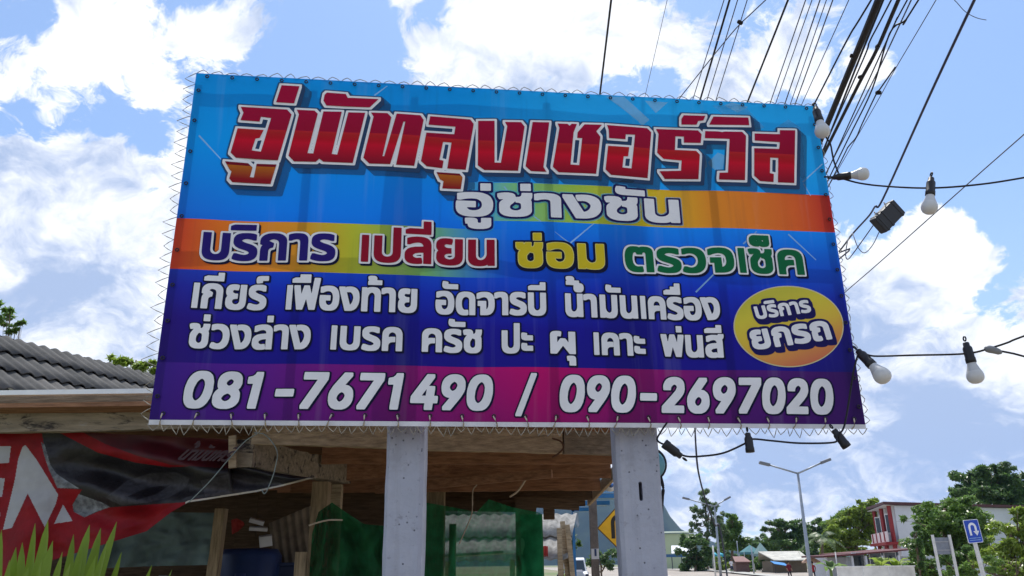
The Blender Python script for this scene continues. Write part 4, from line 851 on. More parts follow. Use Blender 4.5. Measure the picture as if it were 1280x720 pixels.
# ---------------------------------------------------------------- red advertising banner slung under the beam
def banner():
    top = [(-60, 537), (0, 538), (120, 541), (286, 549), (291, 580), (345, 591), (395, 598)]
    bot = [(-60, 735), (0, 722), (60, 702), (128, 681), (183, 664), (214, 640), (235, 628), (262, 624), (320, 615), (352, 608), (395, 597)]
    txs = [p[0] for p in top]; bxs = [p[0] for p in bot]
    na, nb = 560, 250; vs = []; px = []
    for j in range(nb + 1):
        t = j / nb
        for i in range(na + 1):
            x = -60 + 455 * i / na
            yt = np.interp(x, txs, [p[1] for p in top]); yb = np.interp(x, bxs, [p[1] for p in bot]); y = yt + (yb - yt) * t
            s_ = i / na
            sag = .09 * math.sin(math.pi * t) * (1 - s_) + .12 * s_ * t
            fold = .085 * math.sin((y - yt) * .10 - x * .022) * min(1, max(0, (x - 60) / 90)) * math.sin(math.pi * min(1, t * 1.1)) + .06 * math.sin(x * .055 + t * 4) * t * (1 - .5 * s_)
            fold += .02 * pnoise(Vector((x * .03, y * .05, 2)))
            p = at(x, y, 5.66 + .10 * s_ + sag * .4 + fold); vs.append(p); px.append((x, y))
    fs = []; mi = []
    Z = lambda pts: np.array([(x / 3.272, 500 + y / 3.272) for x, y in pts])
    shapes = [
        (1, Z([(-200,186),(45,190),(36,258),(-200,262)])), (1, Z([(-200,318),(20,320),(8,396),(-200,398)])), (1, Z([(-160,188),(-110,188),(-150,530),(-200,530)])), (1, Z([(-200,455),(2,460),(-10,530),(-200,530)])),
        (1, Z([(92,192),(104,184),(150,245),(238,388),(228,425),(183,520),(113,382),(48,524),(12,530),(60,330),(75,240)])), (1, Z([(258,428),(297,495),(222,506)])),
        (3, Z([(168,172),(182,180),(205,262),(230,300),(262,322),(325,362),(235,360),(200,285),(180,225)])), (3, Z([(296,430),(322,385),(420,420),(450,438),(390,458),(345,480),(303,458)])),
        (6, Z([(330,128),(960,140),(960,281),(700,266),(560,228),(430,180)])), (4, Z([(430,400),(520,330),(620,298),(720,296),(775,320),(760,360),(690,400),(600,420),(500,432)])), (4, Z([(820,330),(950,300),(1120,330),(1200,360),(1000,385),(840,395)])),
        (2, Z([(166,100),(255,140),(400,215),(550,255),(690,275),(940,262),(1400,280),(1400,420),(1060,380),(800,405),(752,418),(440,440),(345,480),(300,457),(298,425),(335,366),(235,360),(205,280),(178,180)]))]
    hole = Z([(520,395),(600,360),(700,345),(640,385),(560,410)])
    def inside(pl, X, Y):
        c = np.zeros(len(X), bool); n = len(pl)
        for a in range(n):
            x1, y1 = pl[a]; x2, y2 = pl[(a + 1) % n]
            if y1 == y2: continue
            cc = (Y > min(y1, y2)) & (Y <= max(y1, y2)); c ^= cc & (X < x1 + (Y - y1) * (x2 - x1) / (y2 - y1))
        return c
    P = np.array(px); q = na + 1
    C = np.array([(P[j * q + i] + P[(j + 1) * q + i + 1]) / 2 for j in range(nb) for i in range(na)])
    M_ = np.zeros(len(C), int); done = np.zeros(len(C), bool)
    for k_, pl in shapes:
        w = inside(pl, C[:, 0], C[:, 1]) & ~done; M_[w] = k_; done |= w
    M_[inside(hole, C[:, 0], C[:, 1])] = 2
    back = (C[:, 1] > np.interp(C[:, 0], bxs, [p[1] for p in bot]) - 2.2) & (C[:, 0] > 232); M_[back] = 5
    fs = [(j * q + i, j * q + i + 1, (j + 1) * q + i + 1, (j + 1) * q + i) for j in range(nb) for i in range(na)]
    o = thing('red_banner', at(100, 600, 5.7), 'sagging red and black printed banner with big white letters tied under the shed beam', 'banner')
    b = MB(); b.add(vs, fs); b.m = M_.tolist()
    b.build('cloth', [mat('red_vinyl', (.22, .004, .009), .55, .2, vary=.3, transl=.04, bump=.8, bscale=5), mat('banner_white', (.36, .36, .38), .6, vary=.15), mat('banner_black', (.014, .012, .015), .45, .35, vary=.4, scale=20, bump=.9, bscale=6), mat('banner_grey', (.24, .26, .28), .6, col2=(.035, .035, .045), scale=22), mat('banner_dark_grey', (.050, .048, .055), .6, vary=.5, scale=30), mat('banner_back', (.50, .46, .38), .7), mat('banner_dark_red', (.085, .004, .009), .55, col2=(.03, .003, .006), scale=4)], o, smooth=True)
    pl = layout('น้ำมันเครื่', 30); xs_ = [x for p in pl for x, y in p]; lo, hi = min(xs_), max(xs_)
    f = Field([[((x - lo) / (hi - lo) * 62 + y * .05, y * .046) for x, y in p] for p in pl], .35, 2.0)
    me = fill_mesh2('banner_lettering', f.loops(.55), lambda x, y: at(221 + x, 574.5 - y + x * .03, 5.60))
    meshobj('banner_lettering', me, mat('banner_text', (.05, .022, .026), .6), o)
    for v in me.vertices: v.co -= o.location
def fill_mesh2(name, loops, place):       # as fill_mesh, pixel-sized units (no inner points needed)
    vs = []; es = []
    for lp in loops:
        b = len(vs); n = len(lp); vs += [Vector(p) for p in lp]; es += [(b + i, b + (i + 1) % n) for i in range(n)]
    ov, _, ot, _, _, _ = cdt(vs, es, [], 0, 1e-6); P = np.array([tuple(v) for v in ov]); T = np.array([t for t in ot if len(t) == 3]); C = P[T].mean(1); ins = np.zeros(len(T), bool)
    for lp in loops:
        a = np.array(lp); b = np.roll(a, -1, 0)
        for (x1, y1), (x2, y2) in zip(a, b):
            if y1 == y2: continue
            c = (C[:, 1] > min(y1, y2)) & (C[:, 1] <= max(y1, y2)); ins ^= c & (C[:, 0] < x1 + (C[:, 1] - y1) * (x2 - x1) / (y2 - y1))
    me = bpy.data.meshes.new(name); me.from_pydata([place(x, y) for x, y in P], [], T[ins].tolist()); return me
banner()
# ---------------------------------------------------------------- faded tarpaulin hung behind it
def cloth(name, top, bot, Y, n, m, label, cat, fold=.03, group=None, thick=0):
    vs = []; na, nb = n
    for j in range(nb + 1):
        t = j / nb
        for i in range(na + 1):
            s_ = i / na
            def along(L):
                f = s_ * (len(L) - 1); k_ = min(int(f), len(L) - 2); f -= k_; return (L[k_][0] + (L[k_ + 1][0] - L[k_][0]) * f, L[k_][1] + (L[k_ + 1][1] - L[k_][1]) * f)
            a = along(top); b = along(bot); x = a[0] + (b[0] - a[0]) * t; y = a[1] + (b[1] - a[1]) * t
            fd = fold * (math.sin(s_ * 23 + 2 * t + 3 * pnoise(Vector((s_ * 3, t * 2, Y)))) * (.3 + .7 * t) + 1.2 * pnoise(Vector((s_ * 7, t * 5, Y + 3))) + .7 * (1 - abs(2 * ((s_ * 6 + t * 2.5 + 1.3 * pnoise(Vector((s_ * 4, t * 3, 9)))) % 1) - 1)))
            vs.append(at(x, y, Y + fd))
    q = na + 1; b = MB(); b.add(vs, [(j * q + i, j * q + i + 1, (j + 1) * q + i + 1, (j + 1) * q + i) for j in range(nb) for i in range(na)])
    return b.solo(name, m, label, cat, group, True)
tm = mat('faded_teal_tarp', (.13, .19, .20), .6, .3, vary=.3, scale=3, transl=.1, bump=.7, bscale=5)
cloth('tarpaulin', [(90, 636), (180, 640), (268, 641)], [(90, 712), (180, 708), (269, 706)], 6.9, (60, 30), tm, 'faded grey green tarpaulin hanging below the red banner', 'tarpaulin', .035)
# ---------------------------------------------------------------- green shade nets
def net_mat(name, c, a):
    m = mat(name, c, .7, .2, vary=.45, scale=5, transl=.35, bump=.9, bscale=9)
    q = NT(m.node_tree); out = q.n['Material Output']; sh = out.inputs[0].links[0].from_socket
    pos = q.new('ShaderNodeTexCoord').outputs['Object']
    w1 = q.new('ShaderNodeTexWave'); w1.inputs['Scale'].default_value = 55; w1.bands_direction = 'X'; q.l.new(pos, w1.inputs[0])
    w2 = q.new('ShaderNodeTexWave'); w2.inputs['Scale'].default_value = 55; w2.bands_direction = 'Z'; q.l.new(pos, w2.inputs[0])
    al = q.rng(q.math('MAXIMUM', w1.outputs['Fac'], w2.outputs['Fac']), .2, .8, a - .16, a + .16)
    tp = q.new('ShaderNodeBsdfTransparent'); mx = q.new('ShaderNodeMixShader'); q.l.new(al, mx.inputs[0]); q.l.new(tp.outputs[0], mx.inputs[1]); q.l.new(sh, mx.inputs[2]); q.l.new(mx.outputs[0], out.inputs[0]); return m
NETD = net_mat('dense_green_net', (.012, .13, .045), .84); NETL = net_mat('thin_green_net', (.018, .25, .095), .70)
cloth('shade_net', [(390, 668), (398, 640), (415, 628), (432, 640), (455, 655), (486, 658), (505, 656)], [(384, 760), (398, 770), (418, 772), (440, 770), (465, 770), (490, 770), (505, 770)], 6.45, (90, 50), NETD, 'dense green shade net bunched over something left of the plain post', 'net', .11)
cloth('shade_net', [(520, 626), (560, 633), (596, 640), (611, 624), (640, 634), (676, 641)], [(520, 780), (560, 780), (600, 780), (630, 780), (655, 780), (680, 780)], 8.9, (110, 50), NETL, 'thin see-through green shade net hanging between the two concrete posts', 'net', .07)
MB().beam(at(664, 643, 9.0), at(668, 790, 9.0), .02, .24, up=(1, 0, 0)).solo('net_batten', mat('green_painted_board', (.02, .19, .07), .7), 'upright green board behind the right edge of the thin net', 'board')
# ---------------------------------------------------------------- sunlit tiled lean-to beyond the net
lean = thing('tiled_lean_to', (.0, 14, 0), 'small lean-to with pale corrugated tiles seen through and beside the green net', 'lean-to')
pale_tile = mat('pale_fibre_tile', (.34, .33, .31), .85, .15, vary=.45, scale=9)
Tt = at(553, 646, 13.2); rdv = Vector((1, .05, 0)).normalized()
dnv = Vector((-.22, -1, 0)).normalized() * math.cos(R(33)) - Vector((0, 0, 1)) * math.sin(R(33))
roof_sheet('roof', Tt, rdv, dnv, 2, .62, 13, .165, .032, pale_tile, lean, .05)
for px_, nm in ((560, 'post'), (640, 'post'), (700, 'post')):
    p = at(px_, 668, 13.1); MB().beam((p.x, 13.1, -.02), (p.x, 13.1, p.z + .06), .08, .08, up=(0, 1, 0)).build(nm, W_PALE, lean)
p = at(630, 648, 13.25); MB().beam((Tt.x, 13.25, p.z - .1), (Tt.x + 2.1, 13.35, p.z - .1), .07, .1).build('purlin', W_OLD, lean)
for i, (x0, x1) in enumerate(((703, 716), (709, 724), (699, 700))):
    a = at(x0, 652 + 4 * i, 12.4 - .1 * i); b = Vector((at(x1, 730, 12.4).x, 12.2, 0)); MB().beam(b, a, .07, .07, up=(0, 1, 0)).solo('leaning_pole', W_PALE, ['stripped pale pole leaning against the lean-to, the outer one', 'thin bent pale pole leaning against the lean-to, the lower one', 'straight grey pole standing at the lean-to corner'][i], 'pole')
MB().beam(at(530, 697, 11.6), at(640, 690, 11.0), .5, .03).solo('roof_sheet', mat('pale_green_sheet', (.40, .50, .44), .5), 'flat pale roofing sheet lying low behind the green net', 'sheet')
cloth('red_rag', [(677, 684), (681, 682), (685, 683)], [(678, 696), (681, 699), (685, 695)], 12.2, (8, 8), mat('red_cloth', (.5, .06, .05), .8), 'small red rag hung on the corner of the lean-to', 'rag', .02)
# ---------------------------------------------------------------- things stored in the dark of the shed
fb_ = MB()
P0 = at(336, 657, 8.2)
roof_sheet_o = thing('corrugated_panel', P0, 'old brown corrugated panel leaning in the dark behind the tan post', 'panel')
roof_sheet('sheet', P0, Vector((1, .1, .42)), Vector((.1, .35, -1)), 1, .55, 9, .075, .02, mat('brown_sheet', (.20, .16, .12), .7, vary=.4), roof_sheet_o)
def lathe_thing(name, c, prof, m, label, cat):
    return MB().lathe(prof, 22, c=c).solo(name, m, label, cat, smooth=True)
pz = at(310, 680, 7.9)
lathe_thing('blue_drum', (pz.x, 8.0, 0), [(0, 0), (.28, 0), (.29, .02), (.29, .55), (.305, .57), (.29, .6), (.29, 1.15), (.305, 1.18), (.29, 1.22), (.29, 1.62), (.25, 1.68), (.0, 1.69)], mat('blue_plastic', (.015, .035, .13), .4, .5), 'dark blue plastic drum standing in the shed left of the tan post', 'drum')
pz = at(352, 690, 7.9)
bx = thing('crate', (pz.x + .03, 8.2, .0), 'dark blue stacked crate beside the drum in the shed', 'crate')
bq = MB()
for k_ in range(5): bq.box((pz.x + .03, 8.2, .16 + k_ * .31), (.62, .42, .27), bev=.02)
bq.build('crate_body', mat('navy_crate', (.018, .028, .085), .5), bx)
br_ = MB()
for k_ in range(5): br_.box((pz.x + .03, 8.2, .30 + k_ * .31), (.66, .46, .03), bev=.008)
br_.build('crate_rim', mat('navy_rim', (.03, .045, .12), .5), bx)
cloth('folded_cloth', [(289, 650), (296, 648), (304, 652)], [(290, 668), (298, 664), (306, 656)], 7.7, (10, 8), MATS['red_cloth'], 'bright red folded cloth on top of the drum in the shed', 'cloth', .02)
for i, (x, y, w_, h_, lab) in enumerate(((321, 652, .13, .035, 'flat white box lying on the pile beside the red cloth'), (323, 661, .16, .03, 'thin white sheet stack under the flat white box'), (332, 676, .11, .09, 'pale grey carton tilted in the dark pile under the white sheets'))):
    c = at(x, y, 7.6); MB().box(c, (w_, .2, h_), (.1, .25 - .2 * i, .3), bev=.004).solo('paper_box', mat('white_card', (.6, .6, .62), .7), lab, 'box')
for i, (x, y) in enumerate(((205, 722), (235, 726), (300, 720), (330, 730))):
    c = at(x, y, 7.4)
    lathe_thing('oil_can', (c.x, 7.4, 0), [(0, 0), (.12, 0), (.13, .02), (.13, c.z - .14), (.11, c.z - .06), (.045, c.z - .02), (.045, c.z + .02), (0, c.z + .02)], mat('can_%d' % i, [(.3, .3, .32), (.25, .14, .04), (.04, .06, .18), (.16, .17, .2)][i], .4), ['grey can standing under the tarpaulin', 'brown can standing under the tarpaulin next to the grey one', 'dark blue can on the floor left of the drum', 'dull steel can on the floor before the drum'][i], 'can')

# ================================================================ the humid air that turns the mountain blue
hz_ = MB(); hz_.box((0, 1690, 189), (8600, 3560, 380)); hm = bpy.data.materials.new('humid_air'); hm.use_nodes = True; q = NT(hm.node_tree); q.n.clear()
pv_ = q.new('ShaderNodeVolumePrincipled'); pv_.inputs['Color'].default_value = (.34, .56, 1, 1); pv_.inputs['Density'].default_value = .00008; pv_.inputs['Anisotropy'].default_value = .25
q.l.new(pv_.outputs[0], q.new('ShaderNodeOutputMaterial').inputs['Volume']); tag(hz_.build('haze', hm), kind='stuff')

cord(smooth_path(pxpts([(386, 657), (398, 653), (412, 650), (428, 650)], 6.3)), .007, 'pale cord tied across the front of the dense green net')
# ================================================================ foliage
def leaf_mat(name, c, t=.55, v=.5):
    c = tuple(q * 1.5 for q in c)
    m = mat(name, c, .36, .5, col2=tuple(q * (1 - v) for q in c), scale=1.3, transl=t); return m
L_DARK = leaf_mat('leaf_dark', (.085, .155, .042)); L_MID = leaf_mat('leaf_mid', (.125, .215, .045)); L_YEL = leaf_mat('leaf_yellowish', (.21, .29, .045)); L_GREY = leaf_mat('leaf_grey_green', (.13, .19, .085)); L_FAR = leaf_mat('leaf_far', (.10, .17, .065))
BARK = mat('bark', (.16, .12, .085), .9, .1, vary=.4, scale=6, bump=.5); BARKP = mat('pale_bark', (.36, .32, .26), .9, .1, vary=.3)
def leaves(b, c, rad, n, size, rng, flat=.55):
    """n leaf faces through an uneven ellipsoid clump"""
    ph = rng.random() * 40
    for _ in range(n):
        while True:
            d = Vector((rng.uniform(-1, 1), rng.uniform(-1, 1), rng.uniform(-1, 1)))
            if .05 < d.length <= 1: break
        rr = d.length ** .45; d.normalize()
        lump = 1 + .42 * pnoise(d * 2.1 + Vector((ph, 0, 0))) + .2 * pnoise(d * 5 + Vector((0, ph, 0)))
        p = Vector(c) + Vector((d.x * rad[0], d.y * rad[1], d.z * rad[2])) * rr * lump
        s_ = size * rng.uniform(.55, 1.35)
        nrm = (d * .25 + Vector((rng.uniform(-1, 1), rng.uniform(-1, 1), rng.uniform(-.1, 1.6)))).normalized()
        t = nrm.cross(Vector((rng.uniform(-1, 1), rng.uniform(-1, 1), rng.uniform(-1, 1)))); t.normalize(); u = nrm.cross(t)
        b.add([p - t * s_, p + u * s_ * flat * .6 - t * s_ * .1, p + t * s_, p - u * s_ * flat * .6 - t * s_ * .1], [(0, 1, 2, 3)])
def tree(name, foot, Y, blobs, lm, label, cat='tree', dens=1.0, leaf=.30, bark=BARK, group=None, trunk=.16, split=True, depth=.8):
    """blobs: (x, y, rx, ry) of foliage clumps in photo pixels at depth Y"""
    rng = random.Random(int(foot * 7 + Y)); px = Y * 1.05 / 1000
    f = at(foot, 700, Y); o = thing(name, (f.x, Y, gz(Y)), label, cat, group)
    cb = MB(); tb = MB()
    base = Vector((f.x, Y, gz(Y) - .05)); cs = []
    for i, (x, y, rx, ry) in enumerate(blobs):
        dy = rng.uniform(-1, 1) * rx * px * .5
        c = at(x, y, Y + dy); rad = (rx * px, rx * px * depth, ry * px); cs.append((c, rad))
        # a clump is itself made of twig-sized sub-clumps
        vol = rad[0] * rad[2]; k_ = max(5, int(11 * vol ** .5))
        for _ in range(k_):
            d = Vector((rng.uniform(-1, 1), rng.uniform(-1, 1), rng.uniform(-1, 1))) * rng.uniform(.55, 1.0)
            cc = c + Vector((d.x * rad[0], d.y * rad[1], d.z * rad[2])); q = rng.uniform(.17, .46)
            leaves(cb, cc, (rad[0] * q, rad[1] * q, rad[2] * q * .8), int(dens * 62 * (rad[0] * rad[2] * q * q / (leaf * leaf * .9)) ** .75) + 8, leaf * .72, rng)
    cen = Vector((sum(c.x for c, r in cs) / len(cs), Y, max(c.z - r[2] * .3 for c, r in cs)))
    mid = base.lerp(cen, .5) + Vector((rng.uniform(-.2, .2), 0, 0)) * trunk * 3
    tb.tube(smooth_path([base, mid, cen], 4), [trunk * (1 - .6 * i / 8) for i in range(9)], 8)
    for c, r in cs:
        s0 = base.lerp(cen, .45 + .3 * rng.random()); m_ = s0.lerp(c, .5) + Vector((0, 0, -.15 * r[2]))
        tb.tube(smooth_path([s0, m_, c + Vector((0, 0, r[2] * .4))], 3), [trunk * .5 * (1 - .75 * i / 6) for i in range(7)], 6)
        for _ in range(3):
            e = c + Vector((rng.uniform(-.7, .7) * r[0], rng.uniform(-.7, .7) * r[1], rng.uniform(-.3, .8) * r[2])); tb.tube([m_, m_.lerp(e, .5) + Vector((0, 0, .1)), e], [trunk * .25, trunk * .16, trunk * .06], 5)
    cb.build('crown', lm, o); tb.build('trunk', bark, o, smooth=True)
    return o
# right hand trees
tree('tall_tree', 1236, 92, [(1215, 606, 20, 14), (1240, 598, 26, 18), (1262, 604, 20, 20), (1232, 622, 34, 14), (1205, 612, 12, 8), (1270, 625, 20, 14), (1252, 585, 14, 8)], L_DARK, 'tall dark green tree rising behind the white building at the far right', leaf=.42, trunk=.3)
tree('round_tree', 1182, 52, [(1180, 650, 30, 22), (1205, 655, 28, 24), (1160, 668, 20, 22), (1190, 670, 34, 20), (1192, 632, 22, 10), (1222, 668, 20, 18), (1185, 685, 34, 18), (1148, 690, 12, 24)], L_MID, 'dense round green tree covering the middle of the white building', leaf=.26, trunk=.2)
tree('ivy_column', 1146, 44, [(1146, 664, 8, 9), (1144, 680, 9, 12), (1147, 698, 10, 14)], L_DARK, 'narrow dark green creeper column left of the board on two posts', 'shrub', leaf=.16, trunk=.08)
tree('bushy_tree', 1262, 46, [(1262, 668, 22, 18), (1245, 690, 24, 16), (1278, 650, 16, 18), (1270, 700, 22, 16), (1285, 680, 16, 24)], L_YEL, 'yellow green bushy tree at the right edge behind the blue road sign', leaf=.24, trunk=.16)
tree('low_shrub', 1222, 37, [(1212, 702, 12, 12), (1236, 706, 16, 10), (1196, 712, 12, 8)], L_MID, 'low shrub around the foot of the blue road sign', 'shrub', leaf=.14, trunk=.06)
tree('leafy_tree', 1066, 84, [(1075, 660, 18, 18), (1052, 668, 18, 16), (1090, 655, 14, 20), (1040, 682, 16, 12), (1070, 682, 26, 12), (1062, 645, 14, 10), (1085, 636, 12, 10), (1074, 640, 10, 8), (1098, 640, 8, 10)], L_YEL, 'broad yellow green leafy tree left of the white building', leaf=.34, trunk=.22)
tree('airy_tree', 984, 128, [(966, 656, 12, 6), (982, 654, 14, 7), (998, 658, 12, 7), (972, 668, 14, 7), (992, 670, 16, 8), (1005, 664, 10, 8), (958, 662, 6, 4), (985, 684, 24, 9)], L_DARK, 'airy dark tree with sky showing through beside the tall street lamp', leaf=.42, dens=.7, trunk=.22)
tree('airy_tree', 1026, 118, [(1022, 652, 9, 6), (1034, 660, 12, 8), (1016, 664, 9, 7), (1030, 676, 14, 12), (1046, 654, 9, 6)], L_DARK, 'dark tree just right of the tall street lamp, before the yellow green tree', leaf=.40, dens=.8, trunk=.2)
tree('thin_tree', 884, 122, [(880, 622, 7, 9), (874, 640, 9, 9), (888, 634, 9, 9), (870, 658, 8, 8), (886, 654, 10, 10), (894, 668, 12, 14), (878, 672, 8, 9), (900, 650, 6, 8)], L_GREY, 'tall thin ragged tree behind the smaller street lamp', leaf=.40, dens=.6, trunk=.2)
tree('full_tree', 914, 126, [(914, 658, 11, 12), (922, 668, 11, 12), (908, 676, 14, 14), (925, 684, 12, 10), (916, 648, 7, 6)], L_MID, 'full green tree right of the thin ragged tree', leaf=.42, trunk=.25)
tree('low_tree', 868, 112, [(862, 676, 12, 8), (872, 686, 14, 10), (858, 700, 12, 12), (874, 702, 14, 12), (884, 694, 10, 12)], L_DARK, 'low dark green tree left of the small street lamp base', leaf=.36, trunk=.2)
tree('far_tree', 944, 150, [(944, 690, 12, 9), (934, 700, 12, 8), (950, 676, 9, 8), (955, 694, 10, 10), (966, 696, 8, 8)], L_FAR, 'farther green trees filling the gap between the lamps', leaf=.45, trunk=.2)
tree('far_shrub', 902, 108, [(902, 704, 8, 9), (908, 710, 8, 6)], L_YEL, 'bright green shrub at the road edge under the full tree', 'shrub', leaf=.26, trunk=.08)
tree('far_shrub', 952, 104, [(950, 706, 10, 8), (962, 710, 8, 7), (940, 712, 8, 5)], L_MID, 'green shrub before the grey roofed shed', 'shrub', leaf=.26, trunk=.08)
tree('roadside_tree', 752, 60, [(748, 696, 10, 8), (762, 694, 10, 8), (740, 704, 12, 7), (756, 706, 12, 6)], L_FAR, 'low green tree under the mountain, left of the yellow sign post', leaf=.24, trunk=.1)
tree('roadside_tree', 714, 24, [(712, 674, 7, 9), (718, 684, 8, 8), (708, 690, 7, 10)], L_DARK, 'dark leafy tree behind the leaning poles', leaf=.13, trunk=.06)
for i, (nm, ft, Y, bl, lm, lab, lf) in enumerate((
 ('background_tree', 975, 150, [(962, 684, 12, 10), (976, 680, 12, 10), (992, 684, 14, 10), (1008, 680, 12, 12)], L_MID, 'rounded green trees merging behind the grey roofed shed', .5),
 ('background_tree', 1020, 135, [(1012, 690, 14, 10), (1030, 690, 14, 10), (1044, 688, 12, 12), (1024, 680, 10, 8)], L_DARK, 'dark bushy tree behind the palm, left of the low house', .44),
 ('background_tree', 1106, 98, [(1060, 650, 16, 12), (1078, 646, 14, 12), (1094, 648, 12, 14), (1046, 662, 14, 10), (1084, 632, 6, 5), (1070, 636, 6, 5)], L_MID, 'tall mid green tree crown standing behind the yellow green one', .40),
 ('garden_shrub', 1160, 48, [(1152, 700, 12, 12), (1166, 708, 14, 14), (1136, 710, 10, 10), (1180, 716, 16, 10), (1150, 716, 14, 10)], L_MID, 'green shrub at the foot of the creeper column', .2),
 ('garden_shrub', 1190, 46, [(1182, 704, 14, 12), (1200, 704, 14, 16), (1212, 690, 12, 10), (1192, 716, 18, 10)], L_DARK, 'dark shrub filling the space under the round tree', .2),
 ('garden_shrub', 1256, 41, [(1244, 706, 14, 12), (1262, 708, 16, 14), (1280, 706, 14, 14), (1255, 718, 20, 8), (1230, 716, 12, 10)], L_YEL, 'yellow green shrub right of the blue road sign post', .17),
 ('background_tree', 948, 165, [(936, 694, 12, 8), (954, 690, 12, 8), (946, 700, 14, 8)], L_FAR, 'low farther tree behind the teal tents', .5),
 ('background_tree', 900, 160, [(888, 700, 10, 9), (902, 697, 10, 9), (914, 702, 10, 8)], L_FAR, 'low farther tree behind the cyan tent', .5))):
    tree(nm, ft, Y, bl, lm, lab, 'shrub' if 'shrub' in nm else 'tree', leaf=lf, trunk=.15)
# yard trees behind the house at the left
tree('sparse_tree', 4, 17, [(4, 400, 9, 7), (20, 409, 8, 4), (-10, 385, 18, 14), (9, 388, 6, 4), (26, 404, 4, 3), (14, 414, 6, 4)], L_MID, 'sparse leafy branch tips rising over the tiled roof at the left edge', leaf=.12, dens=.8, trunk=.03)
tree('garden_tree', 162, 17, [(152, 452, 12, 6), (172, 454, 13, 7), (188, 460, 14, 8), (138, 449, 7, 3), (165, 462, 22, 9), (200, 466, 14, 10)], L_YEL, 'green tree top showing between the tiled roof and the signboard', leaf=.12, dens=1.3, trunk=.04)
# palm
def palm(name, foot, Y, top, n, ln, label, m, w=.10, cat='palm tree'):
    f = at(foot, 700, Y); o = thing(name, (f.x, Y, gz(Y)), label, cat); t = at(foot, top, Y); rng = random.Random(foot)
    tb = MB(); tb.tube(smooth_path([(f.x, Y, gz(Y) - .05), (f.x + .1, Y, t.z * .5), t], 4), [.16 - .005 * i for i in range(9)], 8); tb.build('trunk', BARK, o, smooth=True)
    cb = MB()
    for i in range(n):
        az = 2 * math.pi * i / n + rng.uniform(-.2, .2); el = rng.uniform(.1, 1.1); d = Vector((math.cos(az), math.sin(az), 0)); pr = []
        for s_ in range(9):
            q = s_ / 8; pr.append(t + d * ln * q * math.cos(el) + Vector((0, 0, ln * (q * math.sin(el) - .75 * q * q))))
        side = d.cross(Vector((0, 0, 1)))
        for s_ in range(8):
            for sg in (-1, 1):
                for h_ in (0, .5):
                    a = pr[s_].lerp(pr[s_ + 1], h_); w_ = ln * .26 * math.sin(math.pi * min(1, (s_ + h_ + 1.3) / 9.2)); tip = a + side * sg * w_ + d * w_ * .5 - Vector((0, 0, w_ * .45)); u = (pr[s_ + 1] - pr[s_]).normalized() * w
                    cb.add([a - u * .4, a + u * .4, tip], [(0, 1, 2)])
        cb.tube(pr, [.03 * (1 - .1 * k_) for k_ in range(9)], 4)
    cb.build('crown', m, o); return o
palm('palm_tree', 1027, 72, 672, 13, 2.2, 'small palm with hanging fronds right of the tall street lamp', L_GREY, .16)
def banana(foot, Y, hpx, n, label, seed, m=None, ln=1.5, cat='banana plant', name='banana_plant', wid=.22, group=None):
    f = at(foot, hpx, Y); o = thing(name, (f.x, Y, gz(Y)), label, cat, group); rng = random.Random(seed)
    z1 = f.z
    sb = MB(); sb.tube([(f.x, Y, gz(Y) - .05), (f.x, Y, gz(Y) + (z1 - gz(Y)) * .6)], [.12, .07], 8); sb.build('stem', mat('plant_stem', (.16, .22, .07), .7), o, smooth=True)
    lb = MB()
    for i in range(n):
        az = rng.uniform(0, 6.28); d = Vector((math.cos(az), math.sin(az), 0)); sd = Vector((-d.y, d.x, 0)); el = rng.uniform(.5, 1.35); L = ln * rng.uniform(.7, 1.1); vs = []
        b0 = Vector((f.x, Y, gz(Y) + (z1 - gz(Y)) * .55))
        for s_ in range(9):
            q = s_ / 8; c = b0 + d * L * q * math.cos(el) + Vector((0, 0, L * (q * math.sin(el) - .55 * q * q))); w_ = wid * math.sin(math.pi * min(.97, .08 + q * .92)) ** .7
            vs += [c - sd * w_ + Vector((0, 0, w_ * .35)), c, c + sd * w_ + Vector((0, 0, w_ * .35))]
        lb.add(vs, [(3 * s_ + e, 3 * s_ + e + 1, 3 * s_ + e + 4, 3 * s_ + e + 3) for s_ in range(8) for e in (0, 1)])
    lb.build('leaves', m or L_YEL, o, smooth=True); return o
banana(1098, 47, 690, 9, 'banana plant with arching leaves above the right half of the low white wall', 3)
banana(1118, 49, 694, 9, 'banana plant close to the narrow creeper column', 5)
banana(1036, 50, 694, 8, 'banana plant standing left of the low white wall', 8, L_MID)
banana(692, 15.5, 690, 9, 'leafy yellow green plant under the pale tiled lean-to', 11, leaf_mat('leaf_bright', (.20, .30, .04), .5, .4), 1.0, 'plant', 'leafy_plant', .09)
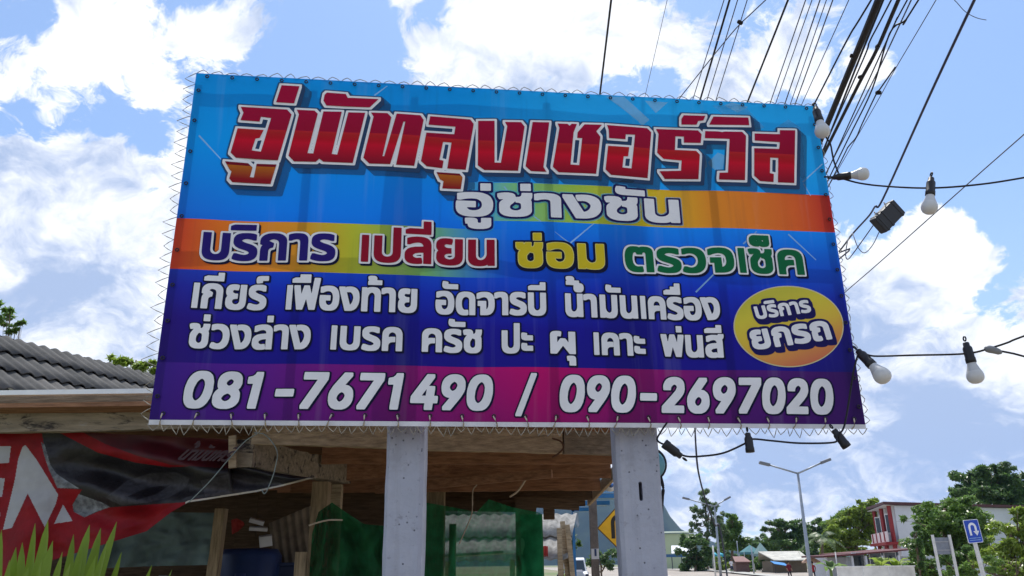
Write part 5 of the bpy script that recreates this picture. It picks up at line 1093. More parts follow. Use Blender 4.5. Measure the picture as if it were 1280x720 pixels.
# foreground plant with long blades
fp = thing('strap_leaf_plant', (at(60, 720, 3.3).x, 3.35, 0), 'yellow green plant with long upright strap leaves in the left foreground', 'plant')
BL = leaf_mat('strap_leaf', (.18, .27, .028), .55, .45)
rng = random.Random(4)
for (xb, xt, yt, w_, yy) in [(18, 2, 662, .030, 3.2), (-10, -30, 650, .03, 3.2), (40, 28, 678, .026, 3.4), (48, 44, 654, .026, 3.3), (62, 60, 650, .034, 3.2), (78, 92, 668, .024, 3.5), (84, 112, 656, .030, 3.3), (90, 126, 660, .028, 3.4), (96, 146, 652, .022, 3.3), (74, 78, 690, .03, 3.1), (100, 120, 694, .03, 3.15), (30, 12, 700, .03, 3.1), (110, 152, 690, .02, 3.4), (120, 190, 706, .018, 3.5), (55, 52, 700, .03, 3.0), (130, 215, 712, .016, 3.6), (26, 20, 684, .028, 3.15), (70, 66, 676, .03, 3.0), (88, 104, 682, .026, 3.2), (8, -8, 690, .03, 3.1), (105, 134, 676, .024, 3.25), (34, 36, 708, .03, 2.9), (92, 88, 704, .03, 2.9)]:
    a = Vector((fp.location.x + (xb - 60) * .0012, yy, .05)); t_ = at(xt, yt, yy + rng.uniform(-.1, .1)); m_ = a.lerp(t_, .55) + Vector(((xb - xt) * .0006, 0, .05)); P = smooth_path([a, m_, t_], 7); b = MB(); vs = []
    for i, p in enumerate(P):
        q = i / (len(P) - 1); ww = 1.4 * w_ * min(1, .45 + q) * (1 - max(0, q - .62) / .38) ** .7 + .0006; f_ = Vector((1, .35 * math.sin(xb), 0)).normalized()
        vs += [p - f_ * ww, p + Vector((0, .3 * ww, 0)), p + f_ * ww]
    n = len(P); b.add(vs, [(3 * i + e, 3 * i + e + 1, 3 * i + e + 4, 3 * i + e + 3) for i in range(n - 1) for e in (0, 1)]); b.build('leaf', BL, fp, smooth=True)
st = MB(); st.tube([(fp.location.x, 3.35, -.03), (fp.location.x, 3.33, .35)], [.07, .05], 8); st.build('stem', mat('plant_stem', (.16, .22, .07), .7), fp, smooth=True)
# ================================================================ buildings on the right
WHT = mat('grey_white_wall', (.56, .57, .60), .85, .2, vary=.12, scale=.5); RED = mat('dark_red_paint', (.26, .018, .022), .5); GLS = mat('dark_glass', (.02, .03, .04), .15, .6)
def vbox(b, P, Q, z0, z1, th, mi=0):       # upright slab along P-Q
    P = Vector((P[0], P[1], 0)); Q = Vector((Q[0], Q[1], 0)); b.beam(P + Vector((0, 0, (z0 + z1) / 2)), Q + Vector((0, 0, (z0 + z1) / 2)), th, z1 - z0, mi)
Yc = 72.0
pA = at(1117, 630, Yc); pB = at(1300, 633, 80); pF = at(1095, 630, 76.5)
bld = thing('white_building', (pA.x, pA.y, 0), 'two storey grey white building with dark red eaves and red framed balcony end', 'building')
zT = at(1117, 628, Yc).z
C1 = Vector((pA.x, Yc, 0)); C2 = Vector((pB.x + 4, 82, 0)); dl = (C2 - C1).normalized(); nb = (at(1098, 650, 81) - C1) / 9; nb.z = 0; C3 = C2 + nb * 9; C4 = C1 + nb * 9
wl = MB(); wl.prism([C1, C2, C3, C4], (0, 0, zT - .25)); wl.build('wall', WHT, bld)
rf = MB()
lo = 1.3
R1 = C1 - dl * 1.3 - nb * .35; R2 = C2 + dl * .5 - nb * .35; R3 = C3 + dl * .5 + nb * .4; R4 = C4 - dl * 1.3 + nb * .4
rf.prism([R1 + Vector((0, 0, zT - .22)), R2 + Vector((0, 0, zT - .22)), R3 + Vector((0, 0, zT - .1)), R4 + Vector((0, 0, zT - .1))], (0, 0, .24)); rf.build('roof', mat('dark_red_roof', (.075, .020, .022), .6), bld)
sf = MB(); sf.prism([R1 + Vector((0, 0, zT - .26)) + dl * .05, C1 + Vector((0, 0, zT - .26)) + dl * .02, C4 + Vector((0, 0, zT - .26)) + dl * .02, R4 + Vector((0, 0, zT - .26)) + dl * .05], (0, 0, .03)); sf.build('soffit', mat('soffit_white', (.6, .6, .6), .8), bld)
for s_ in (.4, 4.4, 8.4):             # red fins and balcony on the end wall
    q = C1 + nb * s_ - dl * .55; fb2 = MB(); fb2.box((q.x, q.y, zT / 2 + 1.0), (.24, .26, zT - 2.4), (0, 0, math.atan2(dl.y, dl.x))); fb2.build('fin', RED, bld)
for zf in (2.9,):
    q0 = C1 - dl * .7 + nb * .2; q1 = C1 - dl * .7 + nb * 8.8; b = MB(); b.beam(q0 + Vector((0, 0, zf)), q1 + Vector((0, 0, zf)), 1.3, .22); b.build('balcony_slab', RED, bld)
    b = MB(); b.beam(q0 + Vector((0, 0, zf + .55)) - dl * .55, q1 + Vector((0, 0, zf + .55)) - dl * .55, .1, .85); pr = b.build('balcony_parapet', mat('pink_white', (.66, .56, .56), .7), bld)
    for s_ in range(4):
        q = q0 - dl * .63 + nb * (1.2 + 2.1 * s_); b = MB(); b.box((q.x, q.y, zf + .55), (.08, .16, .8), (0, 0, math.atan2(dl.y, dl.x))); b.build('parapet_panel', RED, pr)
for s_ in (1.7, 4.5, 7.2):
    for zf in (1.5, 4.6):
        q = C1 + nb * s_ - dl * .02; w_ = MB(); w_.box((q.x, q.y, zf), (.08, 1.5, 1.7), (0, 0, math.atan2(dl.y, dl.x))); wo_ = w_.build('window', mat('window_frame_white', (.7, .7, .7), .6), bld)
        w_ = MB(); w_.box((q.x - dl.x * .05, q.y - dl.y * .05, zf), (.05, 1.3, 1.5), (0, 0, math.atan2(dl.y, dl.x))); w_.build('pane', GLS, wo_)
gl = MB()
for zf in (1.6, 3.2, 4.7):
    gl.beam(C1 - nb * .004 + Vector((0, 0, zf)), C2 - nb * .004 + Vector((0, 0, zf)), .012, .03)
gl.build('wall_groove', mat('groove_grey', (.38, .39, .41), .9), bld)
# low red-roofed wing to the left
Yw = 62; wA = at(1040, 695, Yw); wB = at(1132, 694, Yw + 2)
wing = thing('low_house', ((wA.x + wB.x) / 2, Yw + 3, 0), 'low house with red roof edges and glass doors left of the white building', 'house')
zw = at(1080, 694, Yw).z
b = MB(); b.prism([(wA.x + 1, Yw, 0), (wB.x, Yw + 1.5, 0), (wB.x, Yw + 7, 0), (wA.x + 1, Yw + 7, 0)], (0, 0, zw - .12)); b.build('wall', mat('wing_wall', (.42, .45, .48), .8), wing)
b = MB(); b.prism([(wA.x + 1.8, Yw - .9, zw + .05), (wB.x + .3, Yw - .2, zw + .35), (wB.x + .3, Yw + 7.5, zw + .40), (wA.x + 1.8, Yw + 7.5, zw + .10)], (0, 0, .10)); b.build('roof', mat('faded_red_roof', (.10, .022, .024), .7, vary=.3), wing)
b = MB(); b.prism([(wA.x - .9, Yw - .9, zw - .12), (wA.x + 2.0, Yw - .9, zw + .02), (wA.x + 2.0, Yw + 4, zw + .04), (wA.x - .9, Yw + 4, zw - .1)], (0, 0, .12)); b.build('porch_roof', MATS['faded_red_roof'], wing)
for x in (-.7, 1.2, 2.2, 3.4, 4.6):
    b = MB(); b.box((wA.x + x, Yw - .6, zw / 2), (.14, .14, zw - .1)); b.build('pillar', WHT, wing)
for x in (1.9, 3.2, 4.3):
    b = MB(); b.box((wA.x + x, Yw + .02 + .2 * (x - 1) / 4, 1.35), (.9, .1, 1.5)); w_ = b.build('window', MATS['window_frame_white'], wing); b = MB(); b.box((wA.x + x, Yw - .06 + .2 * (x - 1) / 4, 1.35), (.76, .06, 1.36)); b.build('pane', GLS, w_)
# low whitewashed wall before it
Yq = 45; qa = at(1046, 709.5, Yq); qb = at(1142, 709, Yq)
b = MB(); b.box(((qa.x + qb.x) / 2, Yq, qa.z / 2), (qb.x - qa.x, .16, qa.z)); wallo = thing('low_wall', ((qa.x + qb.x) / 2, Yq, 0), 'low whitewashed concrete wall beside the road under the banana plants', 'wall'); b.build('wall_panel', mat('whitewash', (.74, .72, .67), .9, vary=.25, scale=1.5), wallo)
b = MB(); b.box(((qa.x + qb.x) / 2, Yq, qa.z + .03), (qb.x - qa.x + .1, .22, .06)); b.build('coping', mat('whitewash_cap', (.78, .77, .74), .9), wallo)
for x in (.33, .66): b = MB(); b.box((qa.x + (qb.x - qa.x) * x, Yq - .09, qa.z / 2), (.05, .03, qa.z - .02)); b.build('pier', MATS['whitewash_cap'], wallo)
# pale green warehouse and blue-edged shed under the mountain
Yg = 175; g0 = at(790, 668, Yg); g1 = at(868, 668, Yg)
wh = thing('green_warehouse', ((g0.x + g1.x) / 2, Yg + 8, gz(Yg)), 'large pale green windowless warehouse below the mountain', 'warehouse')
b = MB(); b.box(((g0.x + g1.x) / 2, Yg + 8, g0.z / 2), (g1.x - g0.x, 16, g0.z)); b.build('wall', mat('pale_green_sheet_wall', (.40, .47, .30), .8, vary=.08, scale=.3), wh)
b = MB(); b.prism([(g0.x - .4, Yg - .4, g0.z + .05), (g1.x + .4, Yg - .4, g0.z + .05), (g1.x + .4, Yg + 8, g0.z + .6), (g0.x - .4, Yg + 8, g0.z + .6)], (0, 0, .18)); b.build('roof', mat('green_sheet_roof', (.22, .27, .20), .6), wh)
Ys = 150; s0 = at(829, 694, Ys); s1 = at(862, 684, Ys)
sh_ = thing('open_shed', ((s0.x + s1.x) / 2, Ys, gz(Ys)), 'open shed with white roof and blue edge in front of the green warehouse', 'shed')
b = MB(); b.prism([(s0.x + 1.5, Ys, s0.z + .2), (s1.x + 1, Ys, s0.z + .2), (s1.x - .2, Ys + 4, s1.z + .3), (s0.x + 2.3, Ys + 4, s1.z + .3)], (0, 0, .1)); b.build('roof', mat('white_sheet_roof', (.62, .64, .68), .4), sh_)
b = MB(); b.box(((s0.x + s1.x) / 2 + .5, Ys - .1, s0.z - .1), (s1.x - s0.x + 1, .1, .5)); b.build('blue_edge', mat('blue_trim', (.03, .10, .22), .5), sh_)
for x in (0, 1.5, 3.2, 4.8): b = MB(); b.box((s0.x + x, Ys, s0.z / 2), (.14, .14, s0.z)); b.build('post', mat('dark_steel', (.04, .045, .06), .5), sh_)
# grey roofed shed by the lamp, blue sheet below, roadside tents
Yr = 98; r0 = at(958, 700, Yr); r1 = at(1012, 700, Yr); rt = at(985, 690, Yr + 3).z; rb = at(985, 701, Yr).z
gs = thing('grey_roofed_shed', ((r0.x + r1.x) / 2, Yr + 2, gz(Yr)), 'low shed with wide pale grey roof left of the parasol', 'shed')
b = MB(); b.prism([(r0.x + .8, Yr - .3, rb), (r1.x, Yr - .3, rb), (r1.x, Yr + 3, rt), (r0.x, Yr + 3, rt)], (0, 0, .1)); b.prism([(r0.x, Yr + 3, rt), (r1.x, Yr + 3, rt), (r1.x, Yr + 6, rb), (r0.x + .8, Yr + 6, rb)], (0, 0, .1)); b.build('roof', mat('pale_grey_roof', (.46, .45, .40), .7, vary=.3, scale=1.2), gs)
b = MB(); b.box(((r0.x + r1.x) / 2 + .3, Yr + 2.6, (rb + gz(Yr)) / 2), (r1.x - r0.x - 1, 4, rb - gz(Yr) - .02)); b.build('wall', mat('shed_wall', (.16, .13, .09), .9), gs)
Yt = 96; t0 = at(968, 705, Yt); t1 = at(986, 708, Yt); b = MB(); b.prism([(t0.x, Yt, t0.z), (t1.x, Yt, t1.z), (t1.x, Yt + 1.5, t1.z + .35), (t0.x, Yt + 1.5, t0.z + .3)], (0, 0, .04)); tp = thing('blue_awning', ((t0.x + t1.x) / 2, Yt, gz(Yt)), 'small bright blue sheet awning under the grey shed roof', 'awning'); b.build('awning_sheet', mat('bright_blue_sheet', (.03, .22, .55), .6), tp)
for x in (t0.x + .05, t1.x - .05): b = MB(); b.beam((x, Yt + .05, gz(Yt)), (x, Yt + .05, t1.z + .03), .05, .05, up=(0, 1, 0)); b.build('awning_pole', MATS['dark_steel'], tp)
def tent(x0, x1, ytop, ybot, Y, m, label):
    a = at(x0, ybot, Y); c = at(x1, ybot, Y); t = at((x0 + x1) / 2, ytop, Y + 1); o = thing('market_tent', ((a.x + c.x) / 2, Y + 1, gz(Y)), label, 'tent'); b = MB(); ap = Vector(((a.x + c.x) / 2, Y + 1.2, t.z))
    q = [Vector((a.x, Y, a.z)), Vector((c.x, Y, a.z)), Vector((c.x, Y + 2.4, a.z)), Vector((a.x, Y + 2.4, a.z))]
    for i in range(4): b.add([q[i], q[(i + 1) % 4], ap], [(0, 1, 2)]); dn = Vector((0, 0, -.3)); b.add([q[i], q[(i + 1) % 4], q[(i + 1) % 4] + dn, q[i] + dn], [(0, 1, 2, 3)])
    b.build('canopy', m, o)
    for p in q: b = MB(); b.beam((p.x, p.y, gz(Y)), (p.x, p.y, p.z), .06, .06, up=(0, 1, 0)); b.build('tent_pole', mat('pole_white', (.6, .6, .6), .5), o)
tent(930, 952, 681, 690, 112, mat('teal_canvas', (.07, .20, .22), .8), 'teal canvas tent among the far roadside trees')
tent(890, 905, 688, 693, 114, mat('cyan_canvas', (.06, .38, .50), .8), 'bright cyan tent under the full green tree')
tent(948, 962, 678, 692, 108, mat('pale_teal_canvas', (.17, .27, .27), .8), 'pale teal tent left of the grey roofed shed')
b = thing('red_stall', (at(926, 705, 100).x, 100, gz(100)), 'small stall with faded red roof under the trees between the lamps', 'stall'); q = at(916, 703, 100); q2 = at(936, 703, 100)
mb2 = MB(); mb2.prism([(q.x, 99, q.z), (q2.x, 99, q2.z), (q2.x - .3, 101, q.z + .6), (q.x + .3, 101, q.z + .6)], (0, 0, .08)); mb2.build('roof', mat('faded_red_sheet', (.20, .10, .09), .7), b)
mb2 = MB(); mb2.box(((q.x + q2.x) / 2, 100, (q.z + gz(100)) / 2), (q2.x - q.x - .3, 1.2, q.z - gz(100) - .03)); mb2.build('counter', mat('stall_counter', (.13, .08, .07), .8), b)
# parasol
Yp = 66; pt = at(1013, 696, Yp); pe = at(1003, 703, Yp); rad = pt.x - pe.x
par = thing('parasol', (pt.x, Yp, gz(Yp)), 'peach coloured parasol sheltering a vendor by the road', 'parasol')
b = MB(); n = 16; vs = [(pt.x, Yp, pt.z)]
for k_, (r_, z_) in enumerate(((.5, .72), (1.0, .12), (1.0, -.12))):
    for i in range(n): a = 2 * math.pi * i / n; sc = 1 + .04 * (i % 2) * (k_ > 0); vs.append((pt.x + rad * r_ * sc * math.cos(a), Yp + rad * r_ * sc * math.sin(a), pe.z + (pt.z - pe.z) * z_))
b.add(vs, [(0, 1 + i, 1 + (i + 1) % n) for i in range(n)] + [(1 + n * k_ + i, 1 + n * k_ + (i + 1) % n, 1 + n * (k_ + 1) + (i + 1) % n, 1 + n * (k_ + 1) + i) for k_ in range(2) for i in range(n)])
b.build('canopy', mat('peach_canvas', (.62, .44, .33), .8, transl=.3), par); b = MB(); b.tube([(pt.x, Yp, gz(Yp)), (pt.x, Yp, pt.z + .08)], .03, 8); b.build('parasol_pole', MATS['pole_white'], par)
# ================================================================ people by the road (small, far)
def person(x, Y, yaw, shirt, trousers, label, H=1.62):
    px_ = at(x, 705, Y).x; o = thing('person', (px_, Y, gz(Y)), label, 'person', rot=(0, 0, yaw)); k_ = H / 1.75
    J = [(0, 0, .95), (0, 0, 1.12), (0, .01, 1.32), (0, 0, 1.47), (0, -.01, 1.56), (0, -.02, 1.66),
         (-.10, 0, .90), (-.11, -.03, .50), (-.11, .02, .09), (-.11, -.13, .04), (.10, 0, .90), (.12, -.05, .50), (.13, .0, .09), (.13, -.15, .04),
         (-.18, 0, 1.42), (-.23, .02, 1.15), (-.20, -.12, .93), (-.19, -.17, .86), (.18, 0, 1.42), (.24, .02, 1.15), (.20, -.14, .95), (.19, -.19, .88)]
    E = [(0, 1), (1, 2), (2, 3), (3, 4), (4, 5), (0, 6), (6, 7), (7, 8), (8, 9), (0, 10), (10, 11), (11, 12), (12, 13), (2, 14), (14, 15), (15, 16), (16, 17), (2, 18), (18, 19), (19, 20), (20, 21)]
    rad = [(.15, .11), (.14, .10), (.16, .11), (.06, .06), (.055, .055), (.085, .10), (.085, .085), (.055, .055), (.04, .04), (.045, .03), (.085, .085), (.055, .055), (.04, .04), (.045, .03), (.06, .06), (.042, .042), (.03, .03), (.035, .02), (.06, .06), (.042, .042), (.03, .03), (.035, .02)]
    me = bpy.data.meshes.new('body'); me.from_pydata([Vector(v) * k_ for v in J], E, []); ob = bpy.data.objects.new('body_tmp', me); COL.objects.link(ob)
    sk = ob.modifiers.new('s', 'SKIN'); ss = ob.modifiers.new('b', 'SUBSURF'); ss.levels = 2; ss.render_levels = 2
    for v, r_ in zip(me.skin_vertices[0].data, rad): v.radius = (r_[0] * k_, r_[1] * k_)
    me.skin_vertices[0].data[0].use_root = True
    bpy.context.view_layer.update(); m2 = bpy.data.meshes.new_from_object(ob.evaluated_get(bpy.context.evaluated_depsgraph_get())); bpy.data.objects.remove(ob)
    skin = mat('skin', (.30, .16, .10), .6); m2.name = 'body'
    bo = meshobj('body', m2, [skin, shirt, trousers], o, True)
    for p in m2.polygons:
        z = p.center.z / k_; ax = abs(p.center.x) / k_
        p.material_index = 2 if (z < .93 and z > .10 and not (ax > .165 and z > .82)) else (1 if .93 <= z < 1.46 and not (ax > .17 and z < 1.16) else 0)
    h = MB(); h.lathe([(0, .12), (.05, .11), (.085, .075), (.098, .02), (.095, -.04), (.08, -.10), (.03, -.14)], 14, c=(0, .015, 1.675)); h.v = [v * k_ for v in h.v]; h.build('hair', mat('black_hair', (.012, .010, .010), .5), o, True, org=(0, 0, 0))
    return o
person(985.5, 67, .3, mat('maroon_shirt', (.16, .015, .03), .8), mat('dark_trousers', (.03, .025, .035), .8), 'person in a dark maroon top standing by the road, left of the parasol', 1.58)
person(1015, 64.5, -.4, mat('red_shirt', (.42, .03, .035), .8), MATS['dark_trousers'], 'person in a red shirt standing under the peach parasol', 1.5)
person(914, 96, .2, mat('white_shirt', (.6, .6, .64), .8), mat('navy_trousers', (.02, .025, .09), .8), 'person in a white top beside the red roofed stall', 1.6)
# ================================================================ road signs and lamps
POLE = mat('white_sign_pole', (.60, .60, .58), .6, vary=.2); BLUE = mat('sign_blue', (.010, .060, .42), .4); SWHITE = mat('sign_white', (.72, .74, .78), .5); SBLK = mat('sign_black', (.02, .015, .01), .5)
def flat_sign(b, O, ux, uz, nrm, pts, off, th, mi=0): b.prism([O + ux * x + uz * z + nrm * off for x, z in pts], nrm * th, mi)
def sign_frame(x, y, Y, yaw=0):
    ux = Vector((math.cos(yaw), math.sin(yaw), 0)); return at(x, y, Y), ux, Vector((0, 0, 1)), Vector((math.sin(yaw), -math.cos(yaw), 0))
def arc(cx, cz, r, a0, a1, n=10): return [(cx + r * math.cos(a0 + (a1 - a0) * i / n), cz + r * math.sin(a0 + (a1 - a0) * i / n)) for i in range(n + 1)]
Y1 = 30; O, ux, uz, nr = sign_frame(1216, 664, Y1, .12)
sg = thing('u_turn_sign', (O.x, Y1, gz(Y1)), 'blue square U turn road sign with a white arrow on a pale post', 'road sign')
tilt = Matrix.Rotation(R(-4), 3, 'Y'); uxt = tilt @ ux; uzt = tilt @ uz
def rrect(w, h, r): return arc(w / 2 - r, h / 2 - r, r, 0, math.pi / 2, 4) + arc(-w / 2 + r, h / 2 - r, r, math.pi / 2, math.pi, 4) + arc(-w / 2 + r, -h / 2 + r, r, math.pi, 1.5 * math.pi, 4) + arc(w / 2 - r, -h / 2 + r, r, 1.5 * math.pi, 2 * math.pi, 4)
b = MB(); flat_sign(b, O, uxt, uzt, nr, rrect(.58, .80, .05), 0, .02); pl0 = b.build('plate', SWHITE, sg)
b = MB(); flat_sign(b, O, uxt, uzt, nr, rrect(.54, .76, .04), .021, .004); b.build('blue_face', BLUE, pl0)
b = MB(); ar = arc(0, .14, .155, math.pi, 0) + [(.155, .0), (.23, .0), (.115, -.16), (.0, .0), (.075, .0)] + arc(0, .14, .075, 0, math.pi) + [(-.075, -.14), (-.155, -.14)]
flat_sign(b, O, uxt, uzt, nr, ar, .026, .004); b.build('arrow', SWHITE, pl0)
b = MB(); flat_sign(b, O, uxt, uzt, nr, [(-.22, -.245), (.22, -.245), (.22, -.225), (-.22, -.225)], .026, .003); flat_sign(b, O, uxt, uzt, nr, [(-.22, -.315), (.22, -.315), (.22, -.295), (-.22, -.295)], .026, .003); b.build('line', mat('sign_pale_blue', (.25, .40, .65), .5), pl0)
b = MB(); pt_ = O - uzt * .36 + Vector((0, .06, 0)); bt_ = pt_ - uzt * (pt_.z / uzt.z); b.beam(pt_ + uzt * .6, bt_, .11, .09, up=(0, 1, 0)); b.build('post', POLE, sg)
# yellow warning diamond half hidden by the right post
Y2 = 20; O, ux, uz, nr = sign_frame(775, 660, Y2, .05); sg = thing('warning_sign', (O.x, Y2, 0), 'yellow diamond U turn warning sign partly hidden by the slotted post', 'road sign')
dia = lambda s_: [(s_, 0), (0, s_), (-s_, 0), (0, -s_)]
b = MB(); flat_sign(b, O, ux, uz, nr, dia(.56), 0, .02); pl1 = b.build('plate', mat('dark_edge', (.10, .05, .01), .5), sg)
b = MB(); flat_sign(b, O, ux, uz, nr, dia(.525), .021, .004); b.build('yellow_face', mat('sign_yellow', (.80, .42, .008), .45, vary=.1), pl1)
b = MB(); ar = arc(-.02, .12, .20, math.pi, 0) + [(.18, .02), (.27, .02), (.13, -.16), (-.01, .02), (.09, .02)] + arc(-.02, .12, .11, 0, math.pi) + [(-.13, -.24), (-.22, -.24)]
flat_sign(b, O, ux, uz, nr, ar, .026, .004); b.build('arrow', SBLK, pl1)
b = MB(); b.beam((O.x, Y2 + .06, O.z + .4), (O.x + .02, Y2 + .06, 0), .13, .08, up=(0, 1, 0)); b.build('post', mat('white_post', (.66, .66, .64), .6), sg)
# back of a board on two white posts
Y3 = 32; q0 = at(1165, 672, Y3); q1 = at(1186, 672, Y3); sg = thing('board_back', ((q0.x + q1.x) / 2, Y3, 0), 'grey back of a small road board held by two white posts', 'road sign'); zb = at(1175, 693, Y3).z
b = MB(); b.box(((q0.x + q1.x) / 2, Y3, (q0.z + zb) / 2), (q1.x - q0.x - .05, .02, q0.z - zb)); b.build('panel', mat('sign_back_grey', (.20, .22, .26), .5, .4, .4), sg)
for z_ in (.25, .75): b = MB(); b.box(((q0.x + q1.x) / 2, Y3 - .025, zb + (q0.z - zb) * z_), (q1.x - q0.x - .02, .03, .04)); b.build('rail', mat('rail_grey', (.3, .31, .33), .5), sg)
for p in (q0, q1):
    b = MB(); b.beam((p.x, Y3 - .06, p.z + .1), (p.x + .06, Y3 - .06, 0), .085, .07, up=(0, 1, 0)); b.build('post', POLE, sg)
LAMP = mat('lamp_steel', (.30, .33, .37), .45, .5, .5); LHEAD = mat('lamp_head', (.16, .17, .19), .5)
def street_lamp(x, ytop, Y, xl, yl, xr, yr, label, rr):
    t = at(x, ytop, Y); o = thing('street_lamp', (t.x, Y, gz(Y)), label, 'street lamp', 'double arm street lamps along the road')
    b = MB(); b.tube([(t.x, Y, gz(Y)), (t.x, Y, gz(Y) + 1.2), (t.x, Y, t.z)], [rr * 1.5, rr * 1.4, rr * .8], 10); b.build('pole', LAMP, o, True)
    for ex, ey in ((xl, yl), (xr, yr)):
        e = at(ex, ey, Y); d = (e - t).normalized(); s0 = e - d * .75
        b = MB(); b.tube([t - Vector((0, 0, .10)), s0 + d * .1], rr * .62, 8); b.build('arm', LAMP, o, True)
        b = MB(); b.beam(s0, e, .34, .20, bev=.05); b.build('lamp_head', LHEAD, o, True)
street_lamp(997, 590, 57, 949, 578, 1038, 574, 'tall double arm street lamp, the nearer of the two', .10)
street_lamp(893, 632, 88, 853, 622, 913, 621, 'smaller double arm street lamp farther off in front of the thin tree', .10)
# slender roadside poles
for x, y0, Y, r_, lab in ((891, 682, 80, .09, 'short white marker post at the foot of the smaller street lamp'), (897, 686, 90, .07, 'thin pale pole just right of the white marker post'), (939, 683, 92, .08, 'slim grey pole between the teal tents'), (921, 676, 118, .08, 'thin grey pole rising in front of the full green tree'), (1044, 690, 60, .05, 'thin leaning pole left of the low white wall')):
    p = at(x, y0, Y); MB().tube([(p.x, Y, gz(Y) - .02), p], [r_, r_ * .8], 8).solo('marker_pole', POLE if 'white' in lab else LAMP, lab, 'pole', None, True)
# left gap between lean-to and right post: square concrete pole, blue stall canopy, parked vehicles
p = at(741, 636, 12.5); o = thing('concrete_pole', (p.x, 12.5, 0), 'square brown grey concrete pole with a white painted patch', 'pole')
b = MB(); b.beam((p.x, 12.5, -.05), (p.x, 12.5, p.z + .35), .115, .115, up=(0, 1, 0), bev=.008); b.build('shaft', mat('brown_concrete', (.15, .125, .11), .9, vary=.5, scale=5, bump=.4), o)
pw = at(741, 686, 12.5).z; pv = at(741, 699, 12.5).z
b = MB(); b.box((p.x, 12.5 - .06, (pw + pv) / 2), (.112, .006, pw - pv)); b.build('white_patch', mat('white_patch', (.55, .55, .56), .7), o); b = MB(); b.box((p.x + .005, 12.5 - .065, (pw + pv) / 2 + .02), (.03, .004, .10)); b.build('dark_mark', mat('mark_navy', (.03, .05, .12), .6), o)
cano = thing('blue_canopy', (at(745, 625, 17).x, 17, 0), 'tilted bright blue metal stall canopy beyond the shed edge', 'canopy'); CB = mat('canopy_blue', (.02, .15, .36), .5, .4); CB2 = mat('canopy_pale_blue', (.20, .42, .60), .5)
for i, (x0, x1, y, dY) in enumerate(((714, 742, 637, 19), (728, 762, 629, 17.5), (742, 790, 620, 16))):
    a = at(x0, y, dY); c = at(x1, y - 1, dY); b = MB(); b.box(((a.x + c.x) / 2, dY, a.z), (c.x - a.x, .06, .085)); b.build('edge_beam', CB, cano)
    b = MB(); b.prism([(a.x, dY + .03, a.z + .06), (c.x, dY + .03, a.z + .06), (c.x + .1, dY + 1.4, a.z + .03), (a.x + .1, dY + 1.4, a.z + .03)], (0, 0, .02)); b.build('sheet', CB2, cano)
p0 = at(716, 637, 19); b = MB(); b.beam((p0.x, 19, 0), (p0.x, 19, p0.z), .06, .06, up=(0, 1, 0)); b.build('leg', CB, cano); p0 = at(785, 620, 16); b = MB(); b.beam((p0.x, 16, 0), (p0.x, 16, p0.z), .06, .06, up=(0, 1, 0)); b.build('leg', CB, cano)
cloth('canopy_flap', [(716, 640), (719, 641), (722, 641)], [(719, 652), (722, 660), (724, 656)], 18.9, (8, 8), mat('flap_pale', (.45, .52, .60), .7, transl=.2), 'pale torn strip hanging from the corner of the blue canopy', 'flap', .02)
pc = at(763, 607, 9); o = thing('camera_housing', pc, 'white round lamp with a blue centre under the shed edge beside the slotted post', 'lamp'); b = MB(); b.lathe([(0, -.055), (.05, -.05), (.06, -.03), (.06, .02), (.03, .05), (0, .055)], 16, c=pc); b.v = [pc + Matrix.Rotation(R(80), 3, 'X') @ (v - pc) for v in b.v]; b.build('housing', SWHITE, o, True); b = MB(); b.lathe([(0, -.012), (.025, -.008), (.028, .0), (0, .012)], 12, c=(0, 0, 0)); b.v = [pc + Vector((0, -.055, 0)) + Matrix.Rotation(R(80), 3, 'X') @ v for v in b.v]; b.build('lens', mat('lens_blue', (.03, .10, .3), .3), o, True)
